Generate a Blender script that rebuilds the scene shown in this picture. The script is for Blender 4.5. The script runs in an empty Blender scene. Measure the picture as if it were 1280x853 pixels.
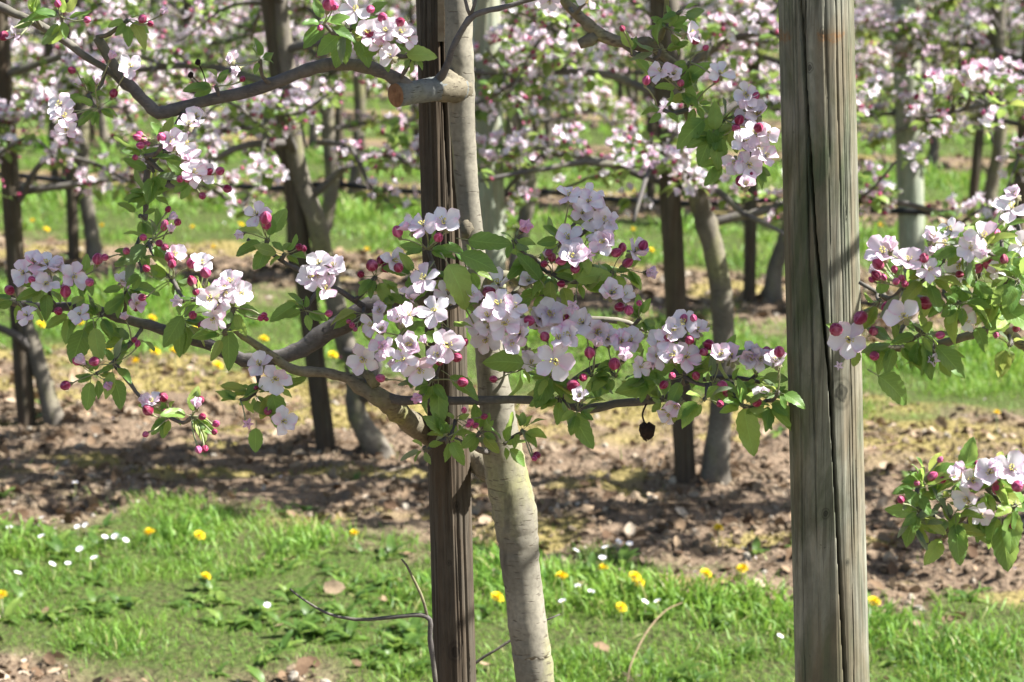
import bpy, math, random
import numpy as np
from mathutils import Vector, Matrix, Quaternion

S = bpy.context.scene
C = S.collection
R_ = math.radians
random.seed(7)
RNG = np.random.default_rng(7)

# ------------------------------------------------------------------ camera
PITCH = R_(10.27); FPX = 2546.0; CAMZ = 1.6; PW, PH = 1280.0, 853.0
cd = bpy.data.cameras.new('camera'); cam = bpy.data.objects.new('camera', cd); C.objects.link(cam)
cam.location = (0, 0, CAMZ); cam.rotation_euler = (math.pi/2 - PITCH, 0, 0)
cd.sensor_fit = 'HORIZONTAL'; cd.sensor_width = 36; cd.lens = 36*FPX/PW
cd.clip_start = .05; cd.clip_end = 2000
cd.dof.use_dof = True; cd.dof.focus_distance = 2.52; cd.dof.aperture_fstop = 9.2
S.camera = cam

# ------------------------------------------------------------------ light
SUN_EL, SUN_AZ = R_(46), R_(93)          # azimuth clockwise from the view direction (+Y)
w = bpy.data.worlds.new('World'); S.world = w; w.use_nodes = True
nt = w.node_tree; sky = nt.nodes.new('ShaderNodeTexSky'); sky.sky_type = 'NISHITA'; sky.sun_disc = False
sky.sun_elevation = SUN_EL; sky.sun_rotation = SUN_AZ; sky.air_density = 1.0; sky.dust_density = 1.5
bg = nt.nodes['Background']; bg.inputs[1].default_value = .055
nt.links.new(sky.outputs[0], bg.inputs[0])
sl = bpy.data.lights.new('sun', 'SUN'); so = bpy.data.objects.new('sun', sl); C.objects.link(so)
sl.energy = 5.0; sl.angle = R_(.53); sl.color = (1, .97, .93)
sd = Vector((math.sin(SUN_AZ)*math.cos(SUN_EL), math.cos(SUN_AZ)*math.cos(SUN_EL), math.sin(SUN_EL)))
so.rotation_euler = sd.to_track_quat('Z', 'Y').to_euler(); so.location = (6, 0, 8)
S.view_settings.view_transform = 'Standard'; S.view_settings.look = 'None'
S.view_settings.exposure = 1.62; S.view_settings.gamma = 1
S.render.engine = 'CYCLES'
S.cycles.max_bounces = 6; S.cycles.diffuse_bounces = 3; S.cycles.glossy_bounces = 2
S.cycles.transmission_bounces = 4; S.cycles.transparent_max_bounces = 4

# ------------------------------------------------------------------ geometry of the view: sizing the place from the photograph
FW = np.array([0, math.cos(PITCH), -math.sin(PITCH)]); UP = np.array([0, math.sin(PITCH), math.cos(PITCH)])
CP = np.array([0, 0, CAMZ])
def ray(px, py):
    return np.array([(px-PW/2)/FPX, 0, 0]) + UP*((PH/2-py)/FPX) + FW
def W(px, py, Y):
    d = ray(px, py); return CP + d*(Y/d[1])
def G0(px, py):
    d = ray(px, py); return CP + d*(-CAMZ/d[2])
def pxm(p):                               # metres per photo pixel at a point
    return float(np.dot(np.asarray(p)-CP, FW))/FPX
def line_px(a, b, Y, ztop, dY=0):
    """straight timber seen through two photo points at distance Y, extended down to the ground and up to ztop"""
    A, B = W(*a, Y), W(*b, Y+dY); d = (A-B)/(A[2]-B[2])
    base = B + d*(-.06-B[2]); top = B + d*(ztop-B[2]); return base, top
SL = -.35                                 # the rows run at this slope
ROW1, PITCHROW = 2.62, 3.93
def rowY(n, x): return ROW1 + PITCHROW*(n-1) + SL*x

def knots_on(a, b, Y, rad, lst):
    base, top = line_px(a, b, Y, 1.5); out = []
    for px, py, kr in lst:
        p = W(px, py, Y); c = base + (top-base)*((p[2]-base[2])/(top[2]-base[2])); dx = p[0]-c[0]; dy = -math.sqrt(max(1e-6, rad*rad-dx*dx))
        out.append((c[0]+dx-base[0], c[1]+dy-base[1], p[2], kr))
    return out
# ------------------------------------------------------------------ noise
def _h(ix, iy, s):
    n = (ix.astype(np.int64)*374761393 + iy.astype(np.int64)*668265263 + s*982451653) & 0x7fffffff
    n = ((n ^ (n >> 13))*1274126177) & 0x7fffffff
    return ((n ^ (n >> 16)) & 0xffff)/65535.0
def vn(x, y, s=0):
    x = np.asarray(x, float); y = np.asarray(y, float)
    ix, iy = np.floor(x), np.floor(y); fx, fy = x-ix, y-iy
    fx = fx*fx*(3-2*fx); fy = fy*fy*(3-2*fy)
    a = _h(ix, iy, s); b = _h(ix+1, iy, s); c = _h(ix, iy+1, s); d = _h(ix+1, iy+1, s)
    return (a*(1-fx)+b*fx)*(1-fy) + (c*(1-fx)+d*fx)*fy
def fbm(x, y, s=0, o=4):
    t = 0; a = .5
    for k in range(o):
        t = t + a*vn(x*2**k, y*2**k, s+k*17); a *= .5
    return t/(1-.5**o)
def sst(a, b, x):
    t = np.clip((x-a)/(b-a), 0, 1); return t*t*(3-2*t)

def soilness(x, y):                        # 1 on the bare strips under the trees, 0 in the grass alleys
    x = np.asarray(x, float); y = np.asarray(y, float)
    q = y - SL*x - ROW1
    k = np.floor((q + 1.3)/PITCHROW); t = q - k*PITCHROW
    n = (fbm(x*2.2, y*2.2, 3) - .5)*1.0 + (fbm(x*9, y*9, 5, 2) - .5)*.35
    near = sst(4.75, 4.45, y + .25*(x+1.2) + n*.5)*sst(-.15, -.5, x)
    far = .38*sst(8.2, 10.5, y)
    return np.maximum(sst(-1.30+far*.9, -.90+far*.9, t+n)*(1-sst(1.12, 1.5, t+n*.9+far)), near)
def mossness(x, y):
    x = np.asarray(x, float); y = np.asarray(y, float)
    q = y - SL*x - ROW1; k = np.floor((q+1.3)/PITCHROW); t = q-k*PITCHROW
    n = fbm(x*3.1, y*4.1, 21) - .5
    return np.maximum(.85*sst(.35, .95, t+n*1.5)*sst(.42, .60, fbm(x*2.3+9, y*3.3, 33)), .8*sst(.60, .70, fbm(x*2.9+4, y*5+2, 35)))*sst(4.6, 5.0, y)
def gz(x, y):
    s = soilness(x, y)
    return (fbm(np.asarray(x)*.5, np.asarray(y)*.5, 40, 2)-.5)*.05 + s*((fbm(np.asarray(x)*5, np.asarray(y)*5, 41, 3)-.5)*.07 + (fbm(np.asarray(x)*22, np.asarray(y)*22, 44, 2)-.5)*.025)

# ------------------------------------------------------------------ node helpers
def mat(name):
    m = bpy.data.materials.new(name); m.use_nodes = True
    n = m.node_tree; n.nodes.clear()
    out = n.nodes.new('ShaderNodeOutputMaterial')
    return m, n, out
def nd(n, t, **kw):
    o = n.nodes.new(t)
    for k, v in kw.items():
        if k.startswith('i_'):
            key = k[2:]; key = int(key) if key.isdigit() else key.replace('_', ' ')
            o.inputs[key].default_value = v
        else: setattr(o, k, v)
    return o
def lk(n, a, b): n.links.new(a, b)
def mixc(n, f, a, b, bt='MIX'):
    o = nd(n, 'ShaderNodeMix', data_type='RGBA', blend_type=bt)
    for i, v in ((0, f), (6, a), (7, b)):
        if isinstance(v, (int, float)): o.inputs[i].default_value = v
        elif isinstance(v, tuple): o.inputs[i].default_value = (*v, 1) if len(v) == 3 else v
        else: lk(n, v, o.inputs[i])
    return o.outputs[2]
def mth(n, op, a, b=None, clamp=False):
    o = nd(n, 'ShaderNodeMath', operation=op, use_clamp=clamp)
    for i, v in ((0, a), (1, b)):
        if v is None: continue
        if isinstance(v, (int, float)): o.inputs[i].default_value = v
        else: lk(n, v, o.inputs[i])
    return o.outputs[0]
def ramp(n, src, stops, interp='LINEAR'):
    o = nd(n, 'ShaderNodeValToRGB'); o.color_ramp.interpolation = interp
    e = o.color_ramp.elements
    while len(e) < len(stops): e.new(.5)
    for k, (p, c) in enumerate(stops):
        e[k].position = p; e[k].color = (c, c, c, 1) if isinstance(c, (int, float)) else (*c, 1)
    lk(n, src, o.inputs[0]); return o.outputs[0]
def noise(n, vec, scale, detail=4, rough=.55, dist=0):
    o = nd(n, 'ShaderNodeTexNoise', i_Scale=scale, i_Detail=detail, i_Roughness=rough, i_Distortion=dist)
    if vec is not None: lk(n, vec, o.inputs['Vector'])
    return o.outputs['Fac']
def mapping(n, vec, sc=(1, 1, 1), loc=(0, 0, 0)):
    o = nd(n, 'ShaderNodeMapping'); o.inputs['Scale'].default_value = sc; o.inputs['Location'].default_value = loc
    lk(n, vec, o.inputs['Vector']); return o.outputs[0]
def objc(n): return nd(n, 'ShaderNodeTexCoord').outputs['Object']
def bump(n, h, strength=.5, dist=.002):
    o = nd(n, 'ShaderNodeBump'); o.inputs['Strength'].default_value = strength; o.inputs['Distance'].default_value = dist
    lk(n, h, o.inputs['Height']); return o.outputs[0]
def rnd(n):                                # per piece random number, from a stored attribute plus the object's own
    a = nd(n, 'ShaderNodeAttribute', attribute_name='rnd').outputs['Fac']
    b = nd(n, 'ShaderNodeObjectInfo').outputs['Random']
    return mth(n, 'FRACT', mth(n, 'ADD', a, b))
def principled(n, out, col, rough=.7, bmp=None, spec=.3):
    p = nd(n, 'ShaderNodeBsdfPrincipled')
    if isinstance(col, tuple): p.inputs['Base Color'].default_value = (*col, 1)
    else: lk(n, col, p.inputs['Base Color'])
    if isinstance(rough, (int, float)): p.inputs['Roughness'].default_value = rough
    else: lk(n, rough, p.inputs['Roughness'])
    p.inputs['Specular IOR Level'].default_value = spec
    if bmp is not None: lk(n, bmp, p.inputs['Normal'])
    if out is not None: lk(n, p.outputs[0], out.inputs[0])
    return p
def translucent_mix(n, out, p, tcol, f, bmp=None):
    t = nd(n, 'ShaderNodeBsdfTranslucent')
    if isinstance(tcol, tuple): t.inputs[0].default_value = (*tcol, 1)
    else: lk(n, tcol, t.inputs[0])
    if bmp is not None: lk(n, bmp, t.inputs['Normal'])
    m = nd(n, 'ShaderNodeMixShader'); m.inputs[0].default_value = f
    lk(n, p.outputs[0], m.inputs[1]); lk(n, t.outputs[0], m.inputs[2]); lk(n, m.outputs[0], out.inputs[0])

# ------------------------------------------------------------------ materials
def leaf_material(name, dark, light, young):
    m, n, o = mat(name); r = rnd(n)
    uv = nd(n, 'ShaderNodeUVMap').outputs[0]; sp = nd(n, 'ShaderNodeSeparateXYZ'); lk(n, uv, sp.inputs[0])
    u = mth(n, 'ABSOLUTE', mth(n, 'SUBTRACT', sp.outputs[0], .5))
    mid = ramp(n, u, [(0, 1.0), (.035, .0)])
    side = mth(n, 'SINE', mth(n, 'MULTIPLY', mth(n, 'SUBTRACT', sp.outputs[1], mth(n, 'MULTIPLY', u, .55)), 52))
    vein = mth(n, 'MAXIMUM', mid, mth(n, 'MULTIPLY', ramp(n, side, [(.80, 0.), (1, 1.)]), .35))
    geo = nd(n, 'ShaderNodeNewGeometry')
    c = mixc(n, ramp(n, r, [(.0, 0.), (.75, .85), (1, 1.)]), dark, light)
    c = mixc(n, ramp(n, r, [(.84, 0.), (.9, 1.)]), c, young)
    c = mixc(n, mth(n, 'MULTIPLY', noise(n, geo.outputs['Position'], 130, 3), .5), c, tuple(x*.55 for x in dark))
    c = mixc(n, mth(n, 'MULTIPLY', vein, .45), c, tuple(min(1, x*1.9+.03) for x in light))
    back = mixc(n, .55, c, (.20, .26, .15))
    c2 = mixc(n, geo.outputs['Backfacing'], c, back)
    b = bump(n, mth(n, 'SUBTRACT', 1, vein), .55, .0006)
    p = principled(n, None, c2, .42, b, .45)
    tc = mixc(n, .5, c, tuple(min(1, x*2.0) for x in young))
    translucent_mix(n, o, p, tc, .40, b)
    return m
M = {}
M['leaf'] = leaf_material('apple_leaf', (.07, .17, .035), (.19, .34, .065), (.38, .51, .11))
M['young_leaf'] = leaf_material('young_apple_leaf', (.16, .26, .06), (.30, .38, .08), (.42, .46, .11))
M['far_leaf'] = leaf_material('background_apple_leaf', (.075, .16, .035), (.19, .31, .065), (.36, .47, .11))  # leaf colours shared by all trees of the rows behind
M['grey_leaf'] = leaf_material('downy_apple_leaf', (.14, .20, .11), (.22, .28, .16), (.30, .34, .18))

def petal_material():
    m, n, o = mat('apple_petal'); r = rnd(n)
    uv = nd(n, 'ShaderNodeUVMap').outputs[0]; sp = nd(n, 'ShaderNodeSeparateXYZ'); lk(n, uv, sp.inputs[0])
    geo = nd(n, 'ShaderNodeNewGeometry')
    u = mth(n, 'ABSOLUTE', mth(n, 'SUBTRACT', sp.outputs[0], .5))
    ns = noise(n, geo.outputs['Position'], 55, 3)
    blotch = mth(n, 'MULTIPLY', ramp(n, ns, [(.50, 0.), (.70, 1.)]), mth(n, 'MULTIPLY', u, 1.6))
    pk = mth(n, 'ADD', mth(n, 'MULTIPLY', blotch, .65), ramp(n, r, [(.45, .0), (.85, .09), (1, .42)]), True)
    pk = mth(n, 'ADD', pk, mth(n, 'MULTIPLY', geo.outputs['Backfacing'], .15), True)
    edge = mth(n, 'MULTIPLY', mth(n, 'MAXIMUM', ramp(n, sp.outputs[1], [(.72, 0.), (1, 1.)]), ramp(n, u, [(.34, 0.), (.5, 1.)])), ramp(n, noise(n, geo.outputs['Position'], 38, 2), [(.44, 0.), (.66, .42)]))
    pk = mth(n, 'ADD', pk, edge, True)
    stri = mth(n, 'SINE', mth(n, 'MULTIPLY', sp.outputs[0], 70))
    c = mixc(n, pk, (.93, .91, .94), (.83, .34, .60))
    c = mixc(n, mth(n, 'MULTIPLY', ramp(n, stri, [(.7, 0.), (1, 1.)]), .10), c, (.70, .45, .60))
    b = bump(n, mth(n, 'ADD', stri, mth(n, 'MULTIPLY', ns, 3)), .25, .0003)
    p = principled(n, None, c, .55, b, .25)
    translucent_mix(n, o, p, mixc(n, .35, c, (.92, .80, .88)), .32)
    return m
M['petal'] = petal_material()
def bud_material():
    m, n, o = mat('apple_bud'); r = rnd(n)
    uv = nd(n, 'ShaderNodeUVMap').outputs[0]; sp = nd(n, 'ShaderNodeSeparateXYZ'); lk(n, uv, sp.inputs[0])
    seam = mth(n, 'SINE', mth(n, 'ADD', mth(n, 'MULTIPLY', sp.outputs[0], 31.4), mth(n, 'MULTIPLY', sp.outputs[1], 5)))
    c = mixc(n, ramp(n, r, [(.1, 0.), (.6, .35), (.95, 1.)]), (.24, .008, .05), (.68, .12, .30))
    c = mixc(n, mth(n, 'MULTIPLY', ramp(n, seam, [(.85, 0.), (1, 1.)]), .35), c, (.78, .30, .45))
    c = mixc(n, ramp(n, seam, [(0, .5), (.25, 0.)]), c, (.20, .004, .03))
    gp = nd(n, 'ShaderNodeNewGeometry').outputs['Position']
    c = mixc(n, mth(n, 'MULTIPLY', ramp(n, noise(n, gp, 110, 4), [(.48, 0.), (.72, 1.)]), .5), c, (.78, .34, .50))
    c = mixc(n, mth(n, 'MULTIPLY', ramp(n, sp.outputs[1], [(.0, 1.), (.35, 0.)]), .5), c, (.62, .30, .36))
    b = bump(n, seam, .4, .0008)
    p = principled(n, None, c, .5, b, .35)
    translucent_mix(n, o, p, c, .12)
    return m
M['bud'] = bud_material()
def simple(name, c, rough=.6, c2=None, scale=40, bs=.3, bd=.001, spec=.3, vec='obj'):
    m, n, o = mat(name)
    v = objc(n) if vec == 'obj' else nd(n, 'ShaderNodeNewGeometry').outputs['Position']
    ns = noise(n, v, scale, 5)
    col = mixc(n, ramp(n, ns, [(.3, 0.), (.7, 1.)]), c, c2 or tuple(x*.6 for x in c))
    principled(n, o, col, rough, bump(n, ns, bs, bd), spec)
    return m
M['stamen'] = simple('stamen_yellow', (.80, .66, .16), .6, (.62, .62, .22), 300)
M['stalk'] = simple('flower_stalk', (.22, .30, .12), .6, (.34, .30, .20), 80)
M['sepal'] = simple('sepal_green', (.20, .28, .12), .6, (.30, .20, .14), 200)
M['dry'] = simple('withered_fruit', (.035, .018, .012), .9, (.012, .008, .006), 180, .8, .003)
M['cut'] = simple('cut_wood', (.30, .165, .085), .85, (.15, .075, .04), 160, .6, .002)
M['pipe'] = simple('black_pipe', (.012, .012, .013), .45, (.03, .03, .03), 20, .1)
M['wire'] = simple('galvanised_wire', (.22, .22, .22), .4, (.12, .10, .09), 30, .1)
M['daisy'] = simple('daisy_white', (.82, .82, .84), .6, (.72, .70, .76), 60)
M['daisyc'] = simple('daisy_centre', (.75, .52, .04), .7, (.6, .40, .03), 60)
M['dandy'] = simple('dandelion_yellow', (.90, .74, .02), .6, (.86, .58, .01), 160, .6, .002)
M['splint'] = simple('split_pale_wood', (.40, .33, .22), .8, (.24, .18, .11), 70, .6, .002)

def bark(name, c1, c2, algae, alg_amt, lent=(.10, .08, .06), lsc=1.0, rough_b=.5):
    m, n, o = mat(name); v = objc(n)
    big = noise(n, v, 9, 4); fine = noise(n, v, 150, 5)
    c = mixc(n, ramp(n, big, [(.35, 0.), (.65, 1.)]), c1, c2)
    c = mixc(n, mth(n, 'MULTIPLY', ramp(n, noise(n, mapping(n, v, (1, 1, .45), (3, 1, 2)), 11, 5), [(.5, 0.), (.66, 1.)]), alg_amt), c, algae)
    ln = noise(n, mapping(n, v, (60*lsc, 60*lsc, 330*lsc)), 1.0, 2, .5)
    lm = ramp(n, ln, [(.62, 0.), (.69, 1.)])
    c = mixc(n, mth(n, 'MULTIPLY', lm, .75), c, lent)
    c = mixc(n, mth(n, 'MULTIPLY', ramp(n, fine, [(.35, 1.), (.6, 0.)]), .35), c, tuple(x*.45 for x in c2))
    cr = ramp(n, noise(n, mapping(n, v, (24, 24, 5)), 1.0, 4), [(.30, 1.), (.37, 0.)])
    c = mixc(n, mth(n, 'MULTIPLY', cr, .55), c, tuple(x*.3 for x in c2))
    h = mth(n, 'SUBTRACT', mth(n, 'ADD', fine, mth(n, 'MULTIPLY', big, 2)), mth(n, 'ADD', lm, cr))
    principled(n, o, c, .82, bump(n, h, rough_b, .0007), .2)
    return m
M['bark'] = bark('smooth_apple_bark', (.31, .285, .22), (.19, .175, .135), (.27, .27, .08), .7)
M['branch_bark'] = bark('branch_bark', (.17, .155, .14), (.10, .09, .085), (.24, .24, .10), .35, (.22, .19, .15), 2, .7)
M['mossy_bark'] = bark('mossy_branch_bark', (.26, .23, .16), (.15, .13, .09), (.30, .30, .09), .8, (.08, .06, .05), 2, 1.0)
M['old_bark'] = bark('old_apple_bark', (.22, .195, .15), (.12, .105, .085), (.26, .26, .10), .6, (.08, .06, .05), .7, 1.0)
M['stub_bark'] = bark('stub_bark', (.21, .22, .205), (.12, .13, .125), (.38, .36, .08), .5, (.06, .05, .04), 1.6, .6)

def wood(name, a, b, dark, green, gamt, stain=None, knots=()):
    m, n, o = mat(name); v = objc(n)
    g1 = noise(n, mapping(n, v, (70, 70, 2.2)), 1, 6, .62, .6)
    g2 = noise(n, mapping(n, v, (240, 240, 7)), 1, 4, .6)
    big = noise(n, mapping(n, v, (14, 14, 5), (5, 2, 1)), 1, 5, .6, .8)
    c = mixc(n, ramp(n, g1, [(.3, 0.), (.68, 1.)]), a, b)
    c = mixc(n, mth(n, 'MULTIPLY', ramp(n, big, [(.42, 0.), (.62, 1.)]), gamt), c, green)
    c = mixc(n, mth(n, 'MULTIPLY', ramp(n, g2, [(.36, 1.), (.46, 0.)]), .5), c, dark)
    c = mixc(n, ramp(n, g1, [(.27, .9), (.33, 0.)]), c, tuple(x*.4 for x in dark))
    br = noise(n, mapping(n, v, (20, 20, 3), (1, 7, 4)), 1, 4, .6, 1.)
    c = mixc(n, ramp(n, br, [(.46, 0.), (.64, .75)]), c, tuple(x*y for x, y in zip(a, (1.15, .95, .8))))
    spots = ramp(n, noise(n, v, 260, 2), [(.70, 0.), (.76, 1.)])
    c = mixc(n, mth(n, 'MULTIPLY', spots, .5), c, dark)
    if stain:
        sp = nd(n, 'ShaderNodeSeparateXYZ'); lk(n, v, sp.inputs[0])
        dz = mth(n, 'ABSOLUTE', mth(n, 'SUBTRACT', sp.outputs[2], stain[0]))
        msk = ramp(n, mth(n, 'ADD', dz, mth(n, 'MULTIPLY', noise(n, v, 90, 4), .016)), [(.012, 1.), (.0165, 0.)])
        xx = mth(n, 'ADD', mth(n, 'MULTIPLY', mth(n, 'SUBTRACT', sp.outputs[0], stain[2]), 8), .5)
        msk = mth(n, 'MULTIPLY', msk, ramp(n, mth(n, 'ADD', xx, mth(n, 'MULTIPLY', mth(n, 'SUBTRACT', noise(n, v, 120, 3), .5), .12)), [(.20, 1.), (.24, 0.), (.44, 0.), (.47, 1.), (.68, 1.), (.72, 0.)]))
        c = mixc(n, mth(n, 'MULTIPLY', mth(n, 'MULTIPLY', msk, ramp(n, noise(n, v, 200, 3), [(.35, .2), (.6, 1.)])), .7), c, stain[1])
    mot = noise(n, mapping(n, v, (30, 30, 16), (7, 7, 7)), 1, 6, .7)
    c = mixc(n, mth(n, 'MULTIPLY', ramp(n, mot, [(.35, 1.), (.6, 0.)]), .4), c, tuple(x*1.25 for x in dark))
    h = mth(n, 'ADD', mth(n, 'MULTIPLY', g1, 1.4), g2)
    for (kx, ky, kz, kr) in knots:
        dm = nd(n, 'ShaderNodeVectorMath', operation='DISTANCE'); lk(n, mapping(n, v, (1, 1, .7)), dm.inputs[0]); dm.inputs[1].default_value = (kx, ky, kz*.7)
        q = mth(n, 'ADD', mth(n, 'DIVIDE', dm.outputs['Value'], kr), mth(n, 'MULTIPLY', mth(n, 'SUBTRACT', noise(n, v, 150, 3), .5), .5))
        c = mixc(n, ramp(n, q, [(.0, .95), (.25, .6), (.4, .9), (.55, .1), (.75, .5), (1.0, 0.)]), c, tuple(x*.8 for x in dark))
    principled(n, o, c, .85, bump(n, h, .6, .0007), .2)
    return m
M['post_wood'] = wood('weathered_green_grey_wood', (.165, .163, .125), (.345, .34, .265), (.04, .04, .03), (.075, .095, .045), .9, (1.515, (.27, .125, .035), line_px((1020, 0), (1040, 853), 2.46, 1.515)[1][0]-line_px((1020, 0), (1040, 853), 2.46, 1.515)[0][0]), knots_on((1020, 0), (1040, 853), 2.46, .046, [(1022, 49, .006), (1005, 93, .0055), (1045, 492, .017), (1025, 640, .006), (1052, 700, .004)]))
M['far_post_wood'] = wood('pale_green_wood', (.27, .30, .24), (.40, .43, .33), (.12, .13, .10), (.20, .25, .17), .5)
M['stake_wood'] = wood('dark_stake_wood', (.075, .062, .045), (.145, .122, .09), (.025, .02, .015), (.085, .08, .06), .6, None, knots_on((545, 0), (569, 853), 2.64, .029, [(572, 620, .006), (570, 800, .012), (575, 765, .006), (562, 690, .004)]))
M['far_stake_wood'] = wood('brown_stake_wood', (.07, .058, .043), (.13, .108, .08), (.035, .028, .022), (.10, .10, .05), .5)

def grass_mat():
    m, n, o = mat('grass_blade'); r = rnd(n)
    geo = nd(n, 'ShaderNodeNewGeometry'); pos = geo.outputs['Position']
    big = noise(n, pos, 1.6, 3)
    c = mixc(n, r, (.05, .135, .022), (.21, .40, .055))
    c = mixc(n, ramp(n, big, [(.35, 0.), (.65, .7)]), c, (.22, .37, .055))
    c = mixc(n, ramp(n, r, [(.93, 0.), (.96, .8)]), c, (.42, .36, .17))
    p = principled(n, None, c, .5, None, .35)
    translucent_mix(n, o, p, mixc(n, .4, c, (.40, .55, .08)), .35)
    return m
M['grass'] = grass_mat()
def ground_mat():
    m, n, o = mat('orchard_ground')
    geo = nd(n, 'ShaderNodeNewGeometry'); pos = geo.outputs['Position']
    s = nd(n, 'ShaderNodeAttribute', attribute_name='soil').outputs['Fac']
    ms = nd(n, 'ShaderNodeAttribute', attribute_name='moss').outputs['Fac']
    n1 = noise(n, pos, 7, 6, .65); n2 = noise(n, pos, 60, 5, .6)
    vo = nd(n, 'ShaderNodeTexVoronoi', i_Scale=38.0); lk(n, pos, vo.inputs['Vector'])
    soil = mixc(n, ramp(n, n1, [(.3, 0.), (.7, 1.)]), (.16, .115, .075), (.28, .21, .145))
    soil = mixc(n, ramp(n, n2, [(.35, .8), (.55, 0.)]), soil, (.12, .08, .055))
    soil = mixc(n, mth(n, 'MULTIPLY', ms, .85), soil, mixc(n, n2, (.22, .19, .05), (.38, .31, .11)))
    gr = mixc(n, n1, (.055, .085, .022), (.11, .155, .038))
    gr = mixc(n, ramp(n, n2, [(.35, .9), (.55, 0.)]), gr, (.075, .06, .033))
    c = mixc(n, s, gr, soil)
    h = mth(n, 'ADD', mth(n, 'MULTIPLY', n2, 1.0), mth(n, 'MULTIPLY', vo.outputs['Distance'], .6))
    principled(n, o, c, .95, bump(n, h, .9, .02), .1)
    return m
M['ground'] = ground_mat()
def var_mat(name, stops, rough=.9, trans=0, sc=90):
    m, n, o = mat(name); r = rnd(n)
    pos = nd(n, 'ShaderNodeNewGeometry').outputs['Position']
    c = ramp(n, r, stops); ns = noise(n, pos, sc, 4)
    c = mixc(n, mth(n, 'MULTIPLY', ramp(n, ns, [(.3, 1.), (.6, 0.)]), .4), c, (.07, .045, .03))
    p = principled(n, None, c, rough, bump(n, ns, .6, .003), .15)
    if trans: translucent_mix(n, o, p, c, trans)
    else: lk(n, p.outputs[0], o.inputs[0])
    return m
M['clod'] = var_mat('soil_clod', [(0, (.085, .062, .04)), (.5, (.19, .145, .095)), (.85, (.30, .235, .16)), (1, (.42, .38, .31))])
M['litter'] = var_mat('dry_leaf_litter', [(0, (.10, .06, .035)), (.45, (.24, .165, .10)), (.8, (.38, .28, .18)), (1, (.54, .45, .34))], .8, .1)
M['moss'] = var_mat('yellow_moss', [(0, (.16, .15, .04)), (.5, (.30, .26, .07)), (1, (.42, .36, .13))], .95, .15)
M['weed'] = leaf_material('weed_leaf', (.06, .13, .025), (.14, .24, .04), (.24, .34, .07))

# ------------------------------------------------------------------ mesh helpers: a template is (verts, faces, uv, matidx)
def arr_mesh(name, V, F, mats, uv=None, mi=None, rn=None, smooth=True):
    me = bpy.data.meshes.new(name)
    V = np.asarray(V, np.float32)
    if isinstance(F, np.ndarray):
        k = F.shape[1]; nf = len(F); flat = F.reshape(-1).astype(np.int32)
        starts = np.arange(nf, dtype=np.int32)*k; 
    else:
        lens = np.array([len(f) for f in F], np.int32); nf = len(F)
        flat = np.fromiter((i for f in F for i in f), np.int32, lens.sum()); starts = np.concatenate([[0], np.cumsum(lens)[:-1]]).astype(np.int32)
    me.vertices.add(len(V)); me.vertices.foreach_set('co', V.reshape(-1))
    me.loops.add(len(flat)); me.loops.foreach_set('vertex_index', flat)
    me.polygons.add(nf); me.polygons.foreach_set('loop_start', starts)
    for m in mats: me.materials.append(m)
    if mi is not None: me.polygons.foreach_set('material_index', np.asarray(mi, np.int32))
    me.polygons.foreach_set('use_smooth', np.full(nf, smooth))
    me.update(calc_edges=True)
    if uv is not None:
        l = me.uv_layers.new(name='UVMap'); l.data.foreach_set('uv', np.asarray(uv, np.float32)[flat].reshape(-1))
    if rn is not None:
        a = me.attributes.new('rnd', 'FLOAT', 'POINT'); a.data.foreach_set('value', np.asarray(rn, np.float32))
    me.validate()
    return me
def tris(T):                                # triangulate a template's faces into (n,3), keep material index
    V, F, uv, mi = T; f2 = []; m2 = []
    for f, m in zip(F, mi):
        for k in range(1, len(f)-1): f2.append((f[0], f[k], f[k+1])); m2.append(m)
    return np.asarray(V, float), np.array(f2, int), np.asarray(uv, float), np.array(m2, int)
def grid_faces(nu, nv, off=0):
    return [(off+i*nu+j, off+i*nu+j+1, off+(i+1)*nu+j+1, off+(i+1)*nu+j) for i in range(nv-1) for j in range(nu-1)]
def join(*Ts):
    V = []; F = []; U = []; I = []; o = 0
    for T in Ts:
        V.append(np.asarray(T[0], float)); F += [tuple(i+o for i in f) for f in T[1]]; U.append(np.asarray(T[2], float)); I += list(T[3]); o += len(T[0])
    return np.vstack(V), F, np.vstack(U), I
def xf(T, Mx):
    Mx = np.asarray(Mx, float); return (np.asarray(T[0], float) @ Mx[:3, :3].T + Mx[:3, 3], T[1], T[2], T[3])
def remat(T, k): return (T[0], T[1], T[2], [k]*len(T[1]))
def scatter(name, T, mats4, mats, rn=None, smooth=True):
    """many copies of a template joined into one mesh"""
    V, F, U, I = tris(T); m = np.asarray(mats4, float); k = len(m)
    VV = np.einsum('kij,nj->kni', m[:, :3, :3], V) + m[:, None, :3, 3]
    FF = F[None] + (np.arange(k)*len(V))[:, None, None]
    if rn is None: rn = RNG.random(k)
    return arr_mesh(name, VV.reshape(-1, 3), FF.reshape(-1, 3), mats, np.tile(U, (k, 1)), np.tile(I, k), np.repeat(rn, len(V)), smooth)
def frame(d, nrm, s=1.0, loc=(0, 0, 0)):     # local +Y along d, +Z near nrm
    d = Vector(d).normalized(); nrm = Vector(nrm)
    z = nrm - d*nrm.dot(d)
    if z.length < 1e-4: z = d.orthogonal()
    z.normalize(); x = d.cross(z)
    return Matrix(((x.x*s, d.x*s, z.x*s, loc[0]), (x.y*s, d.y*s, z.y*s, loc[1]), (x.z*s, d.z*s, z.z*s, loc[2]), (0, 0, 0, 1)))
def zframe(d, s=1.0, loc=(0, 0, 0), spin=0.):  # local +Z along d
    q = Vector(d).to_track_quat('Z', 'Y')
    return Matrix.Translation(loc) @ q.to_matrix().to_4x4() @ Matrix.Rotation(spin, 4, 'Z') @ Matrix.Scale(s, 4)

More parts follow.
